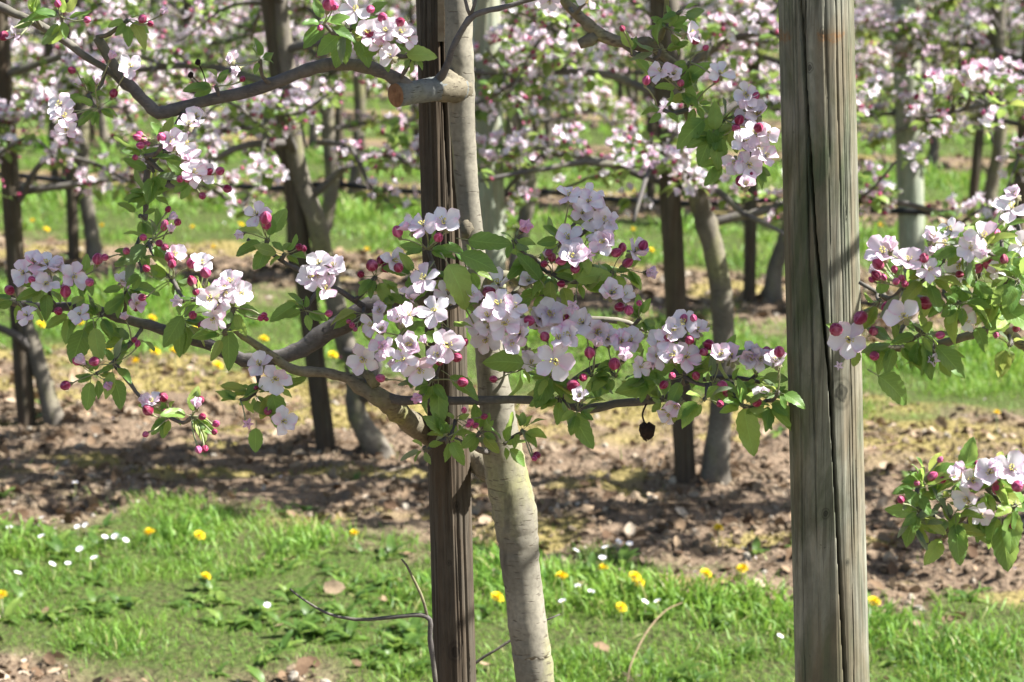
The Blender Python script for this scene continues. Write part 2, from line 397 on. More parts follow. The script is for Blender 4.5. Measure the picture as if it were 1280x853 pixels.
def spline(P, n):
    P = np.asarray(P, float)
    if len(P) < 3:
        t = np.linspace(0, 1, n)[:, None]; return P[0]*(1-t) + P[-1]*t
    Q = np.vstack([2*P[0]-P[1], P, 2*P[-1]-P[-2]]); L = len(P)-1
    out = []
    for t in np.linspace(0, L, n):
        i = min(int(t), L-1); u = t-i; a, b, c, d = Q[i], Q[i+1], Q[i+2], Q[i+3]
        out.append(.5*((2*b)+(-a+c)*u+(2*a-5*b+4*c-d)*u*u+(-a+3*b-3*c+d)*u**3))
    return np.array(out)
def tube(P, R, seg=8, step=.02, wob=0., knob=0., sd=0, cap=True, n=None):
    """tapered tube along a polyline; wob bends it finely, knob gives nodes and lumps"""
    P = np.asarray(P, float); R = np.asarray(R, float)
    L = np.linalg.norm(np.diff(P, axis=0), axis=1).sum()
    n = n or max(3, int(L/step)+1)
    X = np.column_stack([P, R]); X = spline(X, n); C_, r = X[:, :3], np.maximum(X[:, 3], 2e-4)
    g = np.random.default_rng(sd+int(abs(P[0][0]*997)+abs(P[-1][2]*733)))
    if wob:
        k = g.normal(size=(n, 3)); k = (k+np.roll(k, 1, 0)+np.roll(k, -1, 0))/3; k[0] = k[-1] = 0
        C_ = C_ + k*wob
    if knob:
        r = r*(1+knob*np.maximum(0, g.normal(size=n)*.6))
    T_ = np.gradient(C_, axis=0); T_ /= np.linalg.norm(T_, axis=1)[:, None]+1e-9
    nrm = np.array([1., .1, .05]); nrm = nrm if abs(np.dot(nrm, T_[0])) < .9 else np.array([0, 1., 0])
    V = []; U = []
    th = np.linspace(0, 2*math.pi, seg, endpoint=False)
    lump = 1 + knob*.35*g.normal(size=(n, seg))
    for i in range(n):
        nrm = nrm - T_[i]*np.dot(nrm, T_[i]); nrm /= np.linalg.norm(nrm); b = np.cross(T_[i], nrm)
        V.append(C_[i] + (np.cos(th)[:, None]*nrm + np.sin(th)[:, None]*b)*(r[i]*lump[i])[:, None])
        U.append(np.column_stack([th/6.283, np.full(seg, i*L/n)]))
    V = np.vstack(V); U = np.vstack(U)
    F = [(i*seg+j, i*seg+(j+1) % seg, (i+1)*seg+(j+1) % seg, (i+1)*seg+j) for i in range(n-1) for j in range(seg)]
    if cap: F += [tuple(reversed(range(seg))), tuple(range((n-1)*seg, n*seg))]
    return V, F, U, [0]*len(F)
def lathe(prof, seg=8, twist=0.):
    V = []; U = []
    for i, (r, z) in enumerate(prof):
        for j in range(seg):
            a = 2*math.pi*j/seg + twist*i
            V.append((r*math.cos(a), r*math.sin(a), z)); U.append((j/seg, i/(len(prof)-1)))
    n = len(prof)
    F = [(i*seg+j, i*seg+(j+1) % seg, (i+1)*seg+(j+1) % seg, (i+1)*seg+j) for i in range(n-1) for j in range(seg)]
    return np.array(V), F, np.array(U), [0]*len(F)

# ------------------------------------------------------------------ scene helpers
def ob(name, me, parent=None, Mx=None, label=None):
    o = bpy.data.objects.new(name, me); C.objects.link(o)
    if parent is not None: o.parent = parent
    if Mx is not None: o.matrix_basis = Mx
    if label: o['label'] = label
    return o
def tag(o, label, cat, group=None, kind=None):
    if label: o['label'] = label
    if cat: o['category'] = cat
    if group: o['group'] = group
    if kind: o['kind'] = kind
    return o
def thing(name, loc, label, cat, group=None):
    o = bpy.data.objects.new(name, None); C.objects.link(o); o.location = loc; o.empty_display_size = .1
    return tag(o, label, cat, group)
def tmesh(name, T, mats, rn=None, smooth=True):
    return arr_mesh(name, T[0], T[1], mats, T[2], T[3], rn, smooth)
def rel(T, base): return (np.asarray(T[0]) - np.asarray(base), T[1], T[2], T[3])

# ------------------------------------------------------------------ leaf, petal, blossom, bud templates
def leaf_T(nu=5, nv=7, wid=.30, fold=.28, curl=.25, wave=.03, sd=0, serr=0.):
    g = random.Random(sd); V = []; U = []
    ph = g.random()*6
    for i in range(nv):
        v = i/(nv-1); w = wid*(math.sin(math.pi*min(1, v**.80))**.72)*(1.0 if v < .98 else .0) + .004
        for j in range(nu):
            u = -1+2*j/(nu-1)
            ww = w*(1+(serr*(1 if i % 2 else -1) if abs(u) > .99 else 0))
            z = fold*abs(u)*w - curl*v*v + wave*math.sin(v*9+ph+u*2)*abs(u)
            V.append((u*ww, v*(1-.12*curl*v), z)); U.append((j/(nu-1), v))
    return np.array(V), grid_faces(nu, nv), np.array(U), [0]*((nu-1)*(nv-1))
LEAVES = [leaf_T(7, 13, w_, f_, c_, .035, k, .05) for k, (w_, f_, c_) in enumerate([(.25, .25, .25), (.29, .2, .45), (.21, .45, .15), (.27, .35, .7), (.24, .2, -.18)])]
LEAVES_LO = [leaf_T(3, 5, w_, f_, c_, .03, k) for k, (w_, f_, c_) in enumerate([(.31, .25, .2), (.33, .18, .4), (.28, .35, .1)])]
PETIOLE = tube([(0, -.28, -.03), (0, -.12, .0), (0, .03, .0)], [.016, .012, .012], 4, n=4)
def with_petiole(T): return join(remat(T, 0), remat(PETIOLE, 1))

def petal_T(nu=6, nv=7, cup=.30, roll=.0, sd=0):
    g = random.Random(sd); V = []; U = []; ph = g.random()*6
    for i in range(nv):
        v = i/(nv-1)
        w = np.interp(v, [0, .12, .35, .6, .8, .93, 1], [.06, .10, .25, .37, .36, .24, .09])
        for j in range(nu):
            u = -1+2*j/(nu-1)
            y = v*(1 - .05*(1-abs(u))*(v > .95)) - .08*u*u*v
            z = .06 + cup*(v**1.6)*.55 + cup*.5*u*u*w*1.4 - roll*max(0, v-.6)**2*2 + .035*math.sin(5*v+ph+3*u)*v + .03*math.sin(11*u+ph*2)*v*v
            V.append((u*w, y, z)); U.append((j/(nu-1), v))
    return np.array(V), grid_faces(nu, nv), np.array(U), [0]*((nu-1)*(nv-1))
PETALS = [petal_T(sd=k, cup=c, roll=r) for k, (c, r) in enumerate([(.3, 0), (.5, .3), (.2, .5), (.75, 0), (.4, .9), (.9, .4), (.15, 0), (.6, .7)])]
def stamens_T(n=11):
    g = random.Random(4); Ts = []
    for k in range(n):
        a = k*2.4; t = .12+.35*g.random(); L = .42+.16*g.random()
        d = Vector((math.cos(a)*t, math.sin(a)*t, 1)).normalized()
        Ts.append(remat(tube([(0, 0, 0), d*L*.5, d*L], [.016, .013, .011], 3, n=3, cap=False), 1))
        p = d*L; s = .055
        Ts.append((np.array([(p.x, p.y, p.z+s), (p.x+s, p.y, p.z), (p.x-.5*s, p.y+s, p.z), (p.x-.5*s, p.y-s, p.z), (p.x, p.y, p.z-s)]),
                   [(0, 1, 2), (0, 2, 3), (0, 3, 1), (4, 2, 1), (4, 3, 2), (4, 1, 3)], np.zeros((5, 2)), [0]*6))
    return join(*Ts)
def calyx_T():
    Ts = [remat(lathe([(.02, -.42), (.09, -.36), (.12, -.22), (.09, -.08), (.13, .02), (.02, .05)], 7), 1)]
    for k in range(5):
        a = k*1.2566+.6; s_ = petal_T(3, 4, -.5, sd=9); s_ = (s_[0]*np.array([.42, .42, .42]), *s_[1:])
        Ts.append(remat(xf(s_, Matrix.Rotation(a, 4, 'Z') @ Matrix.Translation((0, .05, -.05)) @ Matrix.Rotation(-.4, 4, 'X')), 1))
    return join(*Ts)
CENTRE = join(stamens_T(), calyx_T())
STALK = remat(tube([(0, 0, 0), (.05, 0, .3), (.06, .02, .7), (0, 0, 1)], [.028, .022, .022, .03], 5, n=7), 0)
def bud_T(seg=10, fat=.40):
    T = lathe([(.05, 0), (fat*.72, .14), (fat, .38), (fat*.95, .6), (fat*.66, .82), (fat*.28, .96), (.01, 1.0)], seg, .12)
    cal = [remat(lathe([(.03, -.34), (.13, -.28), (.17, -.12), (.14, 0), (.2, .06)], 7), 1)]
    for k in range(5):
        a = k*1.2566
        s_ = petal_T(3, 4, .25, sd=3); s_ = (s_[0]*np.array([.42, .55, .4]), *s_[1:])
        cal.append(remat(xf(s_, Matrix.Rotation(a, 4, 'Z') @ Matrix.Translation((0, .1, .0)) @ Matrix.Rotation(1.02, 4, 'X')), 1))
    return join(T, *cal)
BUD = bud_T(); FATBUD = bud_T(10, .5)
def bud_lo():
    return join(lathe([(.05, 0), (.36, .2), (.40, .5), (.2, .88), (.01, 1.0)], 6), remat(lathe([(.03, -.3), (.16, -.1), (.2, .08)], 4), 1))
BUDLO = bud_lo()
def flower_lo(open_=.35, seed=0):
    g = random.Random(seed); Ts = []
    for k in range(5):
        p = petal_T(4, 4, .5, sd=seed*5+k)
        Ts.append(remat(xf(p, Matrix.Rotation(k*1.2566+g.uniform(-.15, .15), 4, 'Z') @ Matrix.Rotation(open_+g.uniform(-.2, .25), 4, 'X')), 0))
    Ts.append(remat(lathe([(.15, .1), (.12, .3), (.01, .36)], 5), 1))
    Ts.append(remat(lathe([(.03, -.4), (.12, -.2), (.12, .05)], 4), 2))
    return join(*Ts)
def flower_far(open_, seed):
    g = random.Random(seed); Ts = []
    for k in range(5):
        p = petal_T(3, 3, .6, sd=seed*5+k)
        Ts.append(remat(xf((p[0]*np.array([1.1, 1, 1]), *p[1:]), Matrix.Rotation(k*1.2566+g.uniform(-.15, .15), 4, 'Z') @ Matrix.Rotation(open_+g.uniform(-.2, .25), 4, 'X')), 0))
    Ts.append(remat(lathe([(.13, .15), (.01, .32)], 3), 1))
    return join(*Ts)
FFAR = [flower_far(.25, 1), flower_far(.5, 2), flower_far(.8, 3)]
FLO = [flower_lo(.25, 1), flower_lo(.5, 2), flower_lo(.8, 3)]

ME = {}
ME['leaf'] = [tmesh('leaf', with_petiole(t), [M['leaf'], M['stalk']]) for t in LEAVES]
ME['young'] = [tmesh('young_leaf', with_petiole(t), [M['young_leaf'], M['stalk']]) for t in LEAVES]
ME['grey'] = [tmesh('downy_leaf', with_petiole((t[0]*np.array([.62, 1, .7]), *t[1:])), [M['grey_leaf'], M['stalk']]) for t in LEAVES]
ME['leaf_lo'] = [tmesh('leaf', t, [M['far_leaf']]) for t in LEAVES_LO]
ME['young_lo'] = [tmesh('leaf', t, [M['young_leaf']]) for t in LEAVES_LO]
ME['petal'] = [tmesh('petal', t, [M['petal']]) for t in PETALS]
ME['centre'] = tmesh('blossom_centre', CENTRE, [M['stamen'], M['sepal']])
ME['stalk'] = tmesh('stalk', STALK, [M['stalk']])
ME['bud'] = tmesh('flower_bud', BUD, [M['bud'], M['sepal']])
ME['fatbud'] = tmesh('pink_bud', join(*[remat(xf((t[0]*np.array([.8, 1, .8]), *t[1:]), Matrix.Rotation(k*1.2566, 4, 'Z') @ Matrix.Translation((0, .10, 0)) @ Matrix.Rotation(1.32, 4, 'X')), 0) for k, t in enumerate([petal_T(6, 7, 1.3, .3, 11+q) for q in range(5)])],
                     remat(lathe([(.03, -.34), (.12, -.28), (.16, -.12), (.14, 0.02), (.2, .12)], 7), 1)), [M['petal'], M['sepal']])
ME['flo'] = [tmesh('blossom', t, [M['petal'], M['stamen'], M['sepal']]) for t in FLO]
ME['budlo'] = tmesh('flower_bud', BUDLO, [M['bud'], M['sepal']])

# ------------------------------------------------------------------ ground: one sheet to the horizon
ys = np.concatenate([np.linspace(-40, 1.2, 12), np.geomspace(1.5, 4.2, 40)[:-1], np.geomspace(4.2, 75, 620), np.geomspace(80, 900, 24)])
uc = np.linspace(-.34, .34, 300)
us = np.concatenate([[-6, -3, -1.6, -.9, -.6, -.45, -.38], uc, [.38, .45, .6, .9, 1.6, 3, 6]])
Yg, Ug = np.meshgrid(ys, us, indexing='ij'); Xg = Ug*np.maximum(Yg, 3.0)
near = (Yg < 80) & (np.abs(Ug) < .5)
Zg = np.where(near, gz(Xg, Yg), 0)
V = np.stack([Xg, Yg, Zg], -1).reshape(-1, 3)
ny, nu = Yg.shape
idx = np.arange(ny*nu).reshape(ny, nu)
F = np.stack([idx[:-1, :-1], idx[:-1, 1:], idx[1:, 1:], idx[1:, :-1]], -1).reshape(-1, 4)
me = arr_mesh('ground', V, F, [M['ground']])
a = me.attributes.new('soil', 'FLOAT', 'POINT'); a.data.foreach_set('value', soilness(V[:, 0], V[:, 1]).astype(np.float32))
a = me.attributes.new('moss', 'FLOAT', 'POINT'); a.data.foreach_set('value', mossness(V[:, 0], V[:, 1]).astype(np.float32))
tag(ob('ground', me), 'orchard ground of grass alleys and bare soil strips under the trees', None, None, 'structure')

# ------------------------------------------------------------------ ground cover (all of it beyond counting)
def pts_in_view(n, y0, y1, spread=.29, power=1.0):
    """n random ground points between two distances, within the width seen"""
    y = y0 + (y1-y0)*RNG.random(n)**power; x = (RNG.random(n)*2-1)*(spread*(y+.3)+.7)
    return x, y
def mats_z(x, y, z, s, tilt=.0, sz=None):
    k = len(x); a = RNG.random(k)*6.283; m = np.zeros((k, 4, 4))
    tx, ty = RNG.normal(size=k)*tilt, RNG.normal(size=k)*tilt
    ca, sa = np.cos(a), np.sin(a); cx, sx = np.cos(tx), np.sin(tx); cy, sy = np.cos(ty), np.sin(ty)
    Rz = np.zeros((k, 3, 3)); Rz[:, 0, 0] = ca; Rz[:, 0, 1] = -sa; Rz[:, 1, 0] = sa; Rz[:, 1, 1] = ca; Rz[:, 2, 2] = 1
    Rx = np.zeros((k, 3, 3)); Rx[:, 0, 0] = 1; Rx[:, 1, 1] = cx; Rx[:, 1, 2] = -sx; Rx[:, 2, 1] = sx; Rx[:, 2, 2] = cx
    Ry = np.zeros((k, 3, 3)); Ry[:, 1, 1] = 1; Ry[:, 0, 0] = cy; Ry[:, 0, 2] = sy; Ry[:, 2, 0] = -sy; Ry[:, 2, 2] = cy
    sv = np.stack([s, s, s if sz is None else sz], -1)
    m[:, :3, :3] = (Ry @ Rx @ Rz) * sv[:, None, :]
    m[:, 0, 3] = x; m[:, 1, 3] = y; m[:, 2, 3] = z; m[:, 3, 3] = 1
    return m
BLADE = (np.array([(-.04, 0, 0), (.04, 0, 0), (-.036, .08, .42), (.036, .08, .42), (-.024, .30, .75), (.024, .30, .75), (0, .58, .88)]),
         [(0, 1, 3, 2), (2, 3, 5, 4), (4, 5, 6)], np.array([(0, 0), (1, 0), (0, .4), (1, .4), (0, .8), (1, .8), (.5, 1)]), [0, 0, 0])
def grass(y0, y1, n, h0, h1, wmul, label, name='grass'):
    x, y = pts_in_view(n, y0, y1)
    s = soilness(x, y); cl = fbm(x*4, y*4, 60, 3); big = fbm(x*1.3, y*1.3, 62, 2)
    gap = sst(.30, .44, fbm(x*3.3, y*5.5, 68, 3))
    keep = RNG.random(n) < (1-s)**1.3*(.38+.62*gap)*np.clip(.30+1.8*(cl-.30), .10, 1) + .10*(cl > .60)*(s < .999)+.02*(cl > .66)
    x, y, cl, big, s = x[keep], y[keep], cl[keep], big[keep], s[keep]; k = len(x)
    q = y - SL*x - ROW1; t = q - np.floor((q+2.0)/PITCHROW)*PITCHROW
    tall_shade_band = np.exp(-((t+1.28)/.33)**2)*sst(.30, .55, fbm(x*2.6, y*2.6, 66, 2))
    tall = sst(.45, .7, cl)*.6 + sst(.45, .68, big)*.35 + 1.5*tall_shade_band
    h = (h0 + (h1-h0)*RNG.random(k)**1.5)*(.55+tall)*(1-.3*s)
    m = mats_z(x, y, gz(x, y)-.004, h*wmul, .38, h)
    rn = np.clip(.08+.66*RNG.random(k)+.7*(cl-.5)+ (RNG.random(k) > .965)*.4 - .45*tall_shade_band, 0, .999)  # taller edge blades get darker colours, painting in the shade of the trees
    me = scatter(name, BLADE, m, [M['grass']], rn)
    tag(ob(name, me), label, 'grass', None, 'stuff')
grass(3.4, 6.6, 250000, .012, .042, 1.0, 'short spring grass of the nearest alley with tree shade painted into its taller edge tufts')
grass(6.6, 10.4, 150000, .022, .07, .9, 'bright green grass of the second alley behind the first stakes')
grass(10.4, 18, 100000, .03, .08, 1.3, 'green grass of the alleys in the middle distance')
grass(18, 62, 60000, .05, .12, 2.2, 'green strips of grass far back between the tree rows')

def blob_T(sd, fl=.6):
    g = np.random.default_rng(sd)
    t = (1+5**.5)/2
    v = np.array([(-1, t, 0), (1, t, 0), (-1, -t, 0), (1, -t, 0), (0, -1, t), (0, 1, t), (0, -1, -t), (0, 1, -t), (t, 0, -1), (t, 0, 1), (-t, 0, -1), (-t, 0, 1)])/1.9
    f = [(0, 11, 5), (0, 5, 1), (0, 1, 7), (0, 7, 10), (0, 10, 11), (1, 5, 9), (5, 11, 4), (11, 10, 2), (10, 7, 6), (7, 1, 8), (3, 9, 4), (3, 4, 2), (3, 2, 6), (3, 6, 8), (3, 8, 9), (4, 9, 5), (2, 4, 11), (6, 2, 10), (8, 6, 7), (9, 8, 1)]
    v = v*(1+g.normal(size=(12, 1))*.22)*np.array([1, g.uniform(.6, 1), fl])
    return v, f, np.zeros((12, 2)), [0]*20
OCT = (np.array([(1, 0, .1), (.1, .9, 0), (-1, .1, 0), (0, -.8, .1), (.1, 0, .75), (0, .1, -.6)]), [(0, 1, 4), (1, 2, 4), (2, 3, 4), (3, 0, 4), (1, 0, 5), (2, 1, 5), (3, 2, 5), (0, 3, 5)], np.zeros((6, 2)), [0]*8)
def stuff(name, T, y0, y1, n, fn, s0, s1, m, label, cat, tilt=.5, zf=.2, flat=False, power=3.2):
    x, y = pts_in_view(n, y0, y1); keep = RNG.random(n) < fn(x, y); x, y = x[keep], y[keep]
    s = s0+(s1-s0)*RNG.random(len(x))**power
    me = scatter(name, T, mats_z(x, y, gz(x, y)+s*zf, s, tilt), [m], None, not flat)
    tag(ob(name, me), label, cat, None, 'stuff')
bare = lambda x, y: sst(.35, .9, soilness(x, y))*(1-.75*mossness(x, y))*np.clip(2.2*fbm(x*3, y*3, 77, 3)-.4, .1, 1)
stuff('soil_crumbs', OCT, 3.4, 9, 60000, bare, .002, .012, M['clod'], 'fine crumbs of earth on the bare strip of the second row', 'soil', .6, .2, True)
stuff('soil_clods', blob_T(1), 3.4, 9, 14000, bare, .005, .024, M['clod'], 'crumbly clods and pebbles on the bare strip of the second row', 'soil', .6, .15, True)
stuff('soil_clods', OCT, 9, 19, 26000, bare, .008, .045, M['clod'], 'clods lying on the soil strips of the third and fourth rows', 'soil', .6, .1, True)
LIT = (np.array([(-.5, -.9, .1), (0, -1, 0), (.5, -.8, .15), (-.75, 0, .28), (0, 0, -.03), (.7, .1, .3), (-.35, .8, .1), (.05, 1.05, .2), (.4, .7, .2)]), grid_faces(3, 3), np.zeros((9, 2)), [0]*4)
stuff('leaf_litter', LIT, 3.4, 9, 16000, bare, .005, .026, M['litter'], 'dry brown leaf litter and bark chips scattered under the second row', 'leaf litter', .7, .45, power=1.5)
stuff('leaf_litter', LIT, 9, 19, 7000, bare, .012, .04, M['litter'], 'dry leaf litter on the farther soil strips', 'leaf litter', .7, .4, power=1.5)
stuff('leaf_litter', LIT, 4.0, 6.2, 260, lambda x, y: (1-soilness(x, y))*.5, .01, .028, M['litter'], 'a few pale dead leaves lying in the near grass', 'leaf litter', .5, .8)
mz = lambda x, y: mossness(x, y)*sst(.25, .8, soilness(x, y))
TUFT = (np.array([(-.3, 0, 0), (.3, 0, 0), (.1, .35, .9), (-.3, .2, 0), (.2, -.3, 0), (-.35, -.2, .75)]), [(0, 1, 2), (3, 4, 5)], np.zeros((6, 2)), [0, 0])
stuff('moss', TUFT, 5.2, 10, 75000, mz, .004, .016, M['moss'], 'yellow green moss creeping along the far edge of the soil strip', 'moss', .5, 0, power=1)
stuff('moss', TUFT, 10, 18, 30000, mz, .01, .028, M['moss'], 'yellowish moss along the farther soil strips', 'moss', .5, 0, power=1)
TWIGT = tube([(-1, 0, 0), (-.3, .06, .05), (.4, -.05, .02), (1, .05, .06)], [.03, .035, .03, .015], 4, n=5)
stuff('fallen_twigs', TWIGT, 4.4, 11, 900, bare, .02, .12, M['litter'], 'thin dry prunings lying on the soil', 'twigs', .12, .08)
PT = petal_Tx = (np.array([(-.3, 0, .05), (.3, 0, .05), (-.5, .5, 0), (.5, .5, 0), (-.3, 1, .12), (.3, 1, .1)]), [(0, 1, 3, 2), (2, 3, 5, 4)], np.zeros((6, 2)), [0, 0])
stuff('fallen_petals', PT, 4.2, 10, 420, lambda x, y: .3+.5*soilness(x, y), .008, .013, M['petal'], 'white petals fallen on soil and grass', 'petals', .5, .4)
# broad weed leaves in the grass
WL = leaf_T(3, 6, .17, .3, .45, .03, 3)
def rosettes(y0, y1, n, s0, s1, label):
    x, y = pts_in_view(n, y0, y1); s = soilness(x, y); keep = (RNG.random(n) < (1-s)*np.clip(3*(fbm(x*2.2, y*2.2, 90, 2)-.38), 0, 1)+.03); x, y = x[keep], y[keep]
    ms = []
    for xx, yy in zip(x, y):
        z = float(gz(xx, yy)); L = s0+(s1-s0)*random.random()
        for k in range(random.randint(4, 8)):
            a_ = random.random()*6.28; e = random.uniform(.15, 1.1)
            ms.append(np.array(frame((math.cos(a_)*math.cos(e), math.sin(a_)*math.cos(e), math.sin(e)), (0, 0, 1), L*random.uniform(.6, 1.1), (xx, yy, z))))
    tag(ob('broadleaf_weeds', scatter('broadleaf_weeds', WL, ms, [M['weed']])), label, 'weeds', None, 'stuff')
rosettes(3.9, 6.4, 1800, .035, .085, 'broad weed leaves growing through the nearest grass')
rosettes(6.8, 10, 500, .05, .11, 'broad weed leaves in the second grass alley')

# ------------------------------------------------------------------ daisies and dandelions
def daisy_T():
    Ts = []
    for k in range(15):
        a_ = k*.419
        p = (np.array([(-.13, .2, 0), (.13, .2, 0), (-.15, .75, .08), (.15, .75, .08), (0, 1, .03)]), [(0, 1, 3, 2), (2, 3, 4)], np.zeros((5, 2)), [0, 0])
        Ts.append(xf(p, Matrix.Rotation(a_, 4, 'Z') @ Matrix.Rotation(.25, 4, 'X')))
    return join(*Ts)
def head_T(n=46, s=.34):
    Ts = []; g = random.Random(2)
    for k in range(n):
        a_ = k*2.4; r = (k/n)**.5
        p = (np.array([(-.10, 0, 0), (.10, 0, 0), (-.11, .45, .1), (.11, .45, .1), (0, .62, .08)])*1.0, [(0, 1, 3, 2), (2, 3, 4)], np.zeros((5, 2)), [0, 0])
        Ts.append(xf(p, Matrix.Rotation(a_, 4, 'Z') @ Matrix.Translation((0, r*.42, .35*(1-r))) @ Matrix.Rotation(1.25*(1-r)+.05, 4, 'X')))
    return join(*Ts)
ST1 = tube([(0, 0, 0), (.02, 0, .5), (0, 0, 1)], [.03, .025, .025], 5, n=4)
meD = tmesh('daisy_petals', daisy_T(), [M['daisy']]); meDc = tmesh('daisy_disc', lathe([(.30, -.02), (.28, .1), (.15, .17), (.01, .19)], 8), [M['daisyc']])
meY = tmesh('dandelion_petals', head_T(), [M['dandy']]); meYc = tmesh('dandelion_bract', lathe([(.02, -.45), (.16, -.4), (.24, -.1), (.34, .1)], 8), [M['sepal']])
meS = tmesh('flower_stem', ST1, [M['stalk']])
def wildflower(px, py, kind, label, group, h=None, s=None):
    h = h or random.uniform(.045, .08)
    g = G0(px, py); d = ray(px, py)
    p = CP + d*((CAMZ-h)/-d[2]); x, y = p[0], p[1]; z0 = float(gz(x, y))
    t = thing('daisy' if kind == 'd' else 'dandelion', (x, y, z0), label, 'daisy' if kind == 'd' else 'dandelion', group)
    s = s or (random.uniform(.0095, .0125) if kind == 'd' else random.uniform(.016, .021))
    hh = max(.02, h-z0)
    ob('stem', meS, t, Matrix.Scale(hh, 4))
    tilt = Vector((random.uniform(-.4, .6), random.uniform(-.6, .1), 1))
    mh = zframe(tilt, s, (0, 0, hh), random.random()*6)
    ob('petals', meD if kind == 'd' else meY, t, mh)
    ob('flower_disc' if kind == 'd' else 'bract', meDc if kind == 'd' else meYc, t, mh)
DG, YG = 'daisies dotted in the grass', 'dandelions dotted in the grass'
for px, py, lb in [
    (94, 604, 'lone white daisy in the soil at far left, above the daisy patch'), (52, 648, 'pale daisy at the grass edge, uppermost of the left patch'),
    (12, 660, 'white daisy near the left photo border beside bare soil'), (97, 659, 'left daisy of the close pair in dark grass at left'),
    (107, 657, 'right daisy of the close pair in dark grass at left'), (52, 671, 'white daisy above a bare brown patch at left'),
    (131, 672, 'white daisy just right of the close pair, left of a smaller one'), (144, 671, 'small white daisy third in the short daisy row at left'),
    (157, 676, 'white daisy at the right end of the daisy row at left'), (100, 687, 'white daisy alone below the close pair at left'),
    (118, 698, 'white daisy lower right of the left daisy patch'), (65, 706, 'left one of two touching daisies in sunlit grass'),
    (85, 705, 'right one of two touching daisies in sunlit grass'), (22, 717, 'lowest daisy at far left in sunlit grass'),
    (334, 757, 'white daisy beside a brown dead leaf in the lawn centre left'), (720, 689, 'white daisy just right of the apple trunk at soil edge'),
    (757, 685, 'biggest white daisy of the group right of the trunk'), (773, 678, 'small daisy on top of the group right of the trunk'),
    (787, 680, 'rightmost white daisy of the group right of the trunk'), (753, 698, 'small daisy below the group right of the trunk'),
    (722, 733, 'small daisy left of a larger one under the trunk-side dandelion'), (739, 740, 'larger white daisy above the lowest dandelion right of the trunk'),
    (806, 753, 'left daisy of the pair between lowest dandelion and thick post'), (822, 752, 'right daisy of the pair between lowest dandelion and thick post'),
    (703, 752, 'faint small daisy hard against the lower apple trunk'), (975, 796, 'single daisy low in the grass left of the thick post'),
    ]: wildflower(px, py, 'd', lb, DG, h=.05)
for px, py, lb in [
    (187, 667, 'small dandelion in shade, first of two at the left soil edge'), (249, 670, 'small dandelion in shade, second of two at the left soil edge'),
    (443, 668, 'dandelion in dark grass to the left of the dark stake'), (257, 722, 'open dandelion alone in the sunlit lawn left of centre'),
    (2, 745, 'dandelion cut by the left photo border'), (621, 748, 'dandelion peeking between dark stake and apple trunk'),
    (702, 722, 'dandelion just right of the apple trunk in shade edge'), (754, 712, 'small dark orange dandelion above the double dandelion'),
    (793, 722, 'upper head of the double dandelion right of the trunk'), (799, 731, 'lower head of the double dandelion right of the trunk'),
    (776, 760, 'lowest dandelion right of the trunk'), (882, 718, 'dandelion in dark weeds left of the thick post'),
    (928, 712, 'small dandelion nearest to the thick post on its left'), (898, 661, 'dandelion standing at the soil edge below the second row tree'),
    (1092, 753, 'dandelion just right of the thick post'), (1246, 517, 'dandelion beside the moss edge at far right'),
    ]: wildflower(px, py, 'y', lb, YG)
far_d = [(190, 399), (134, 436), (194, 441), (170, 453), (272, 458), (243, 414), (416, 445), (51, 407), (58, 288), (128, 283), (267, 310), (241, 285), (307, 310),
         (459, 313), (792, 288), (814, 314), (792, 431), (1099, 282), (799, 156), (790, 238), (41, 277), (301, 282), (1180, 300), (500, 290), (218, 440), (100, 405), (330, 425), (24, 283), (715, 320), (1010, 310)]
FARL = ['blurred dandelion seen just above the long low branch at left', 'dandelion behind the leaf rosette of the long left branch', 'blurred dandelion under the long left branch, right of another',
 'small blurred dandelion under the leaf rosette at left', 'dandelion in the second alley beneath the bending left branch', 'dandelion hidden behind the pink blossom pair at left', 'dandelion right of the leaning brown stake in the second alley',
 'blurred dandelion among blossoms at the far left of the second alley', 'blurred dandelion in the third alley above the far left blossoms', 'dandelion in the third alley right of a dark third row stake', 'dandelion in the third alley left of the lone drooping blossom',
 'dandelion in the third alley behind the drooping bud twig', 'dandelion in the third alley under the lone drooping blossom', 'dandelion in the third alley left of the dark front stake', 'upper of two dandelions left of the dark second row stake',
 'lower of two dandelions left of the dark second row stake', 'dandelion peeking through lime leaves left of the curved trunk', 'dandelion right of the thick front post in the third alley', 'tiny far dandelion high up between front trunk and second row stake',
 'far dandelion above the pipe left of the dark second row stake', 'blurred dandelion at the far left beneath the background blossoms', 'dandelion in the third alley right of the drooping twig tip', 'dandelion right of the broad pale third row post', 'dandelion close to the left side of the dark front stake',
 'dandelion low in the second alley near the moss at left', 'dandelion above the long left branch near two pink buds', 'dandelion behind the thick left limb in the second alley', 'blurred dandelion in the third alley near the left border', 'dandelion behind the blossoms right of the front trunk', 'dandelion in the third alley partly behind the thick front post']
for i, (px, py) in enumerate(far_d):
    lb = FARL[i]
    wildflower(px, py, 'y', lb, 'blurred dandelions of the alley', h=.06, s=.024)
for i in range(12):
    x, y = random.uniform(-2.4, 2.4), random.uniform(11.7, 13.6)
    if soilness(x, y) > .3: continue
    d = np.array([x, y, .05])
    wildflower(PW/2+FPX*x/(y*math.cos(PITCH)+1.55*math.sin(PITCH)), PH/2-FPX*(np.dot(d-CP, UP)/np.dot(d-CP, FW)), 'd' if i % 3 else 'y', 'small blurred wildflower in the grass behind the third row of trees', 'far wildflowers', h=.05)

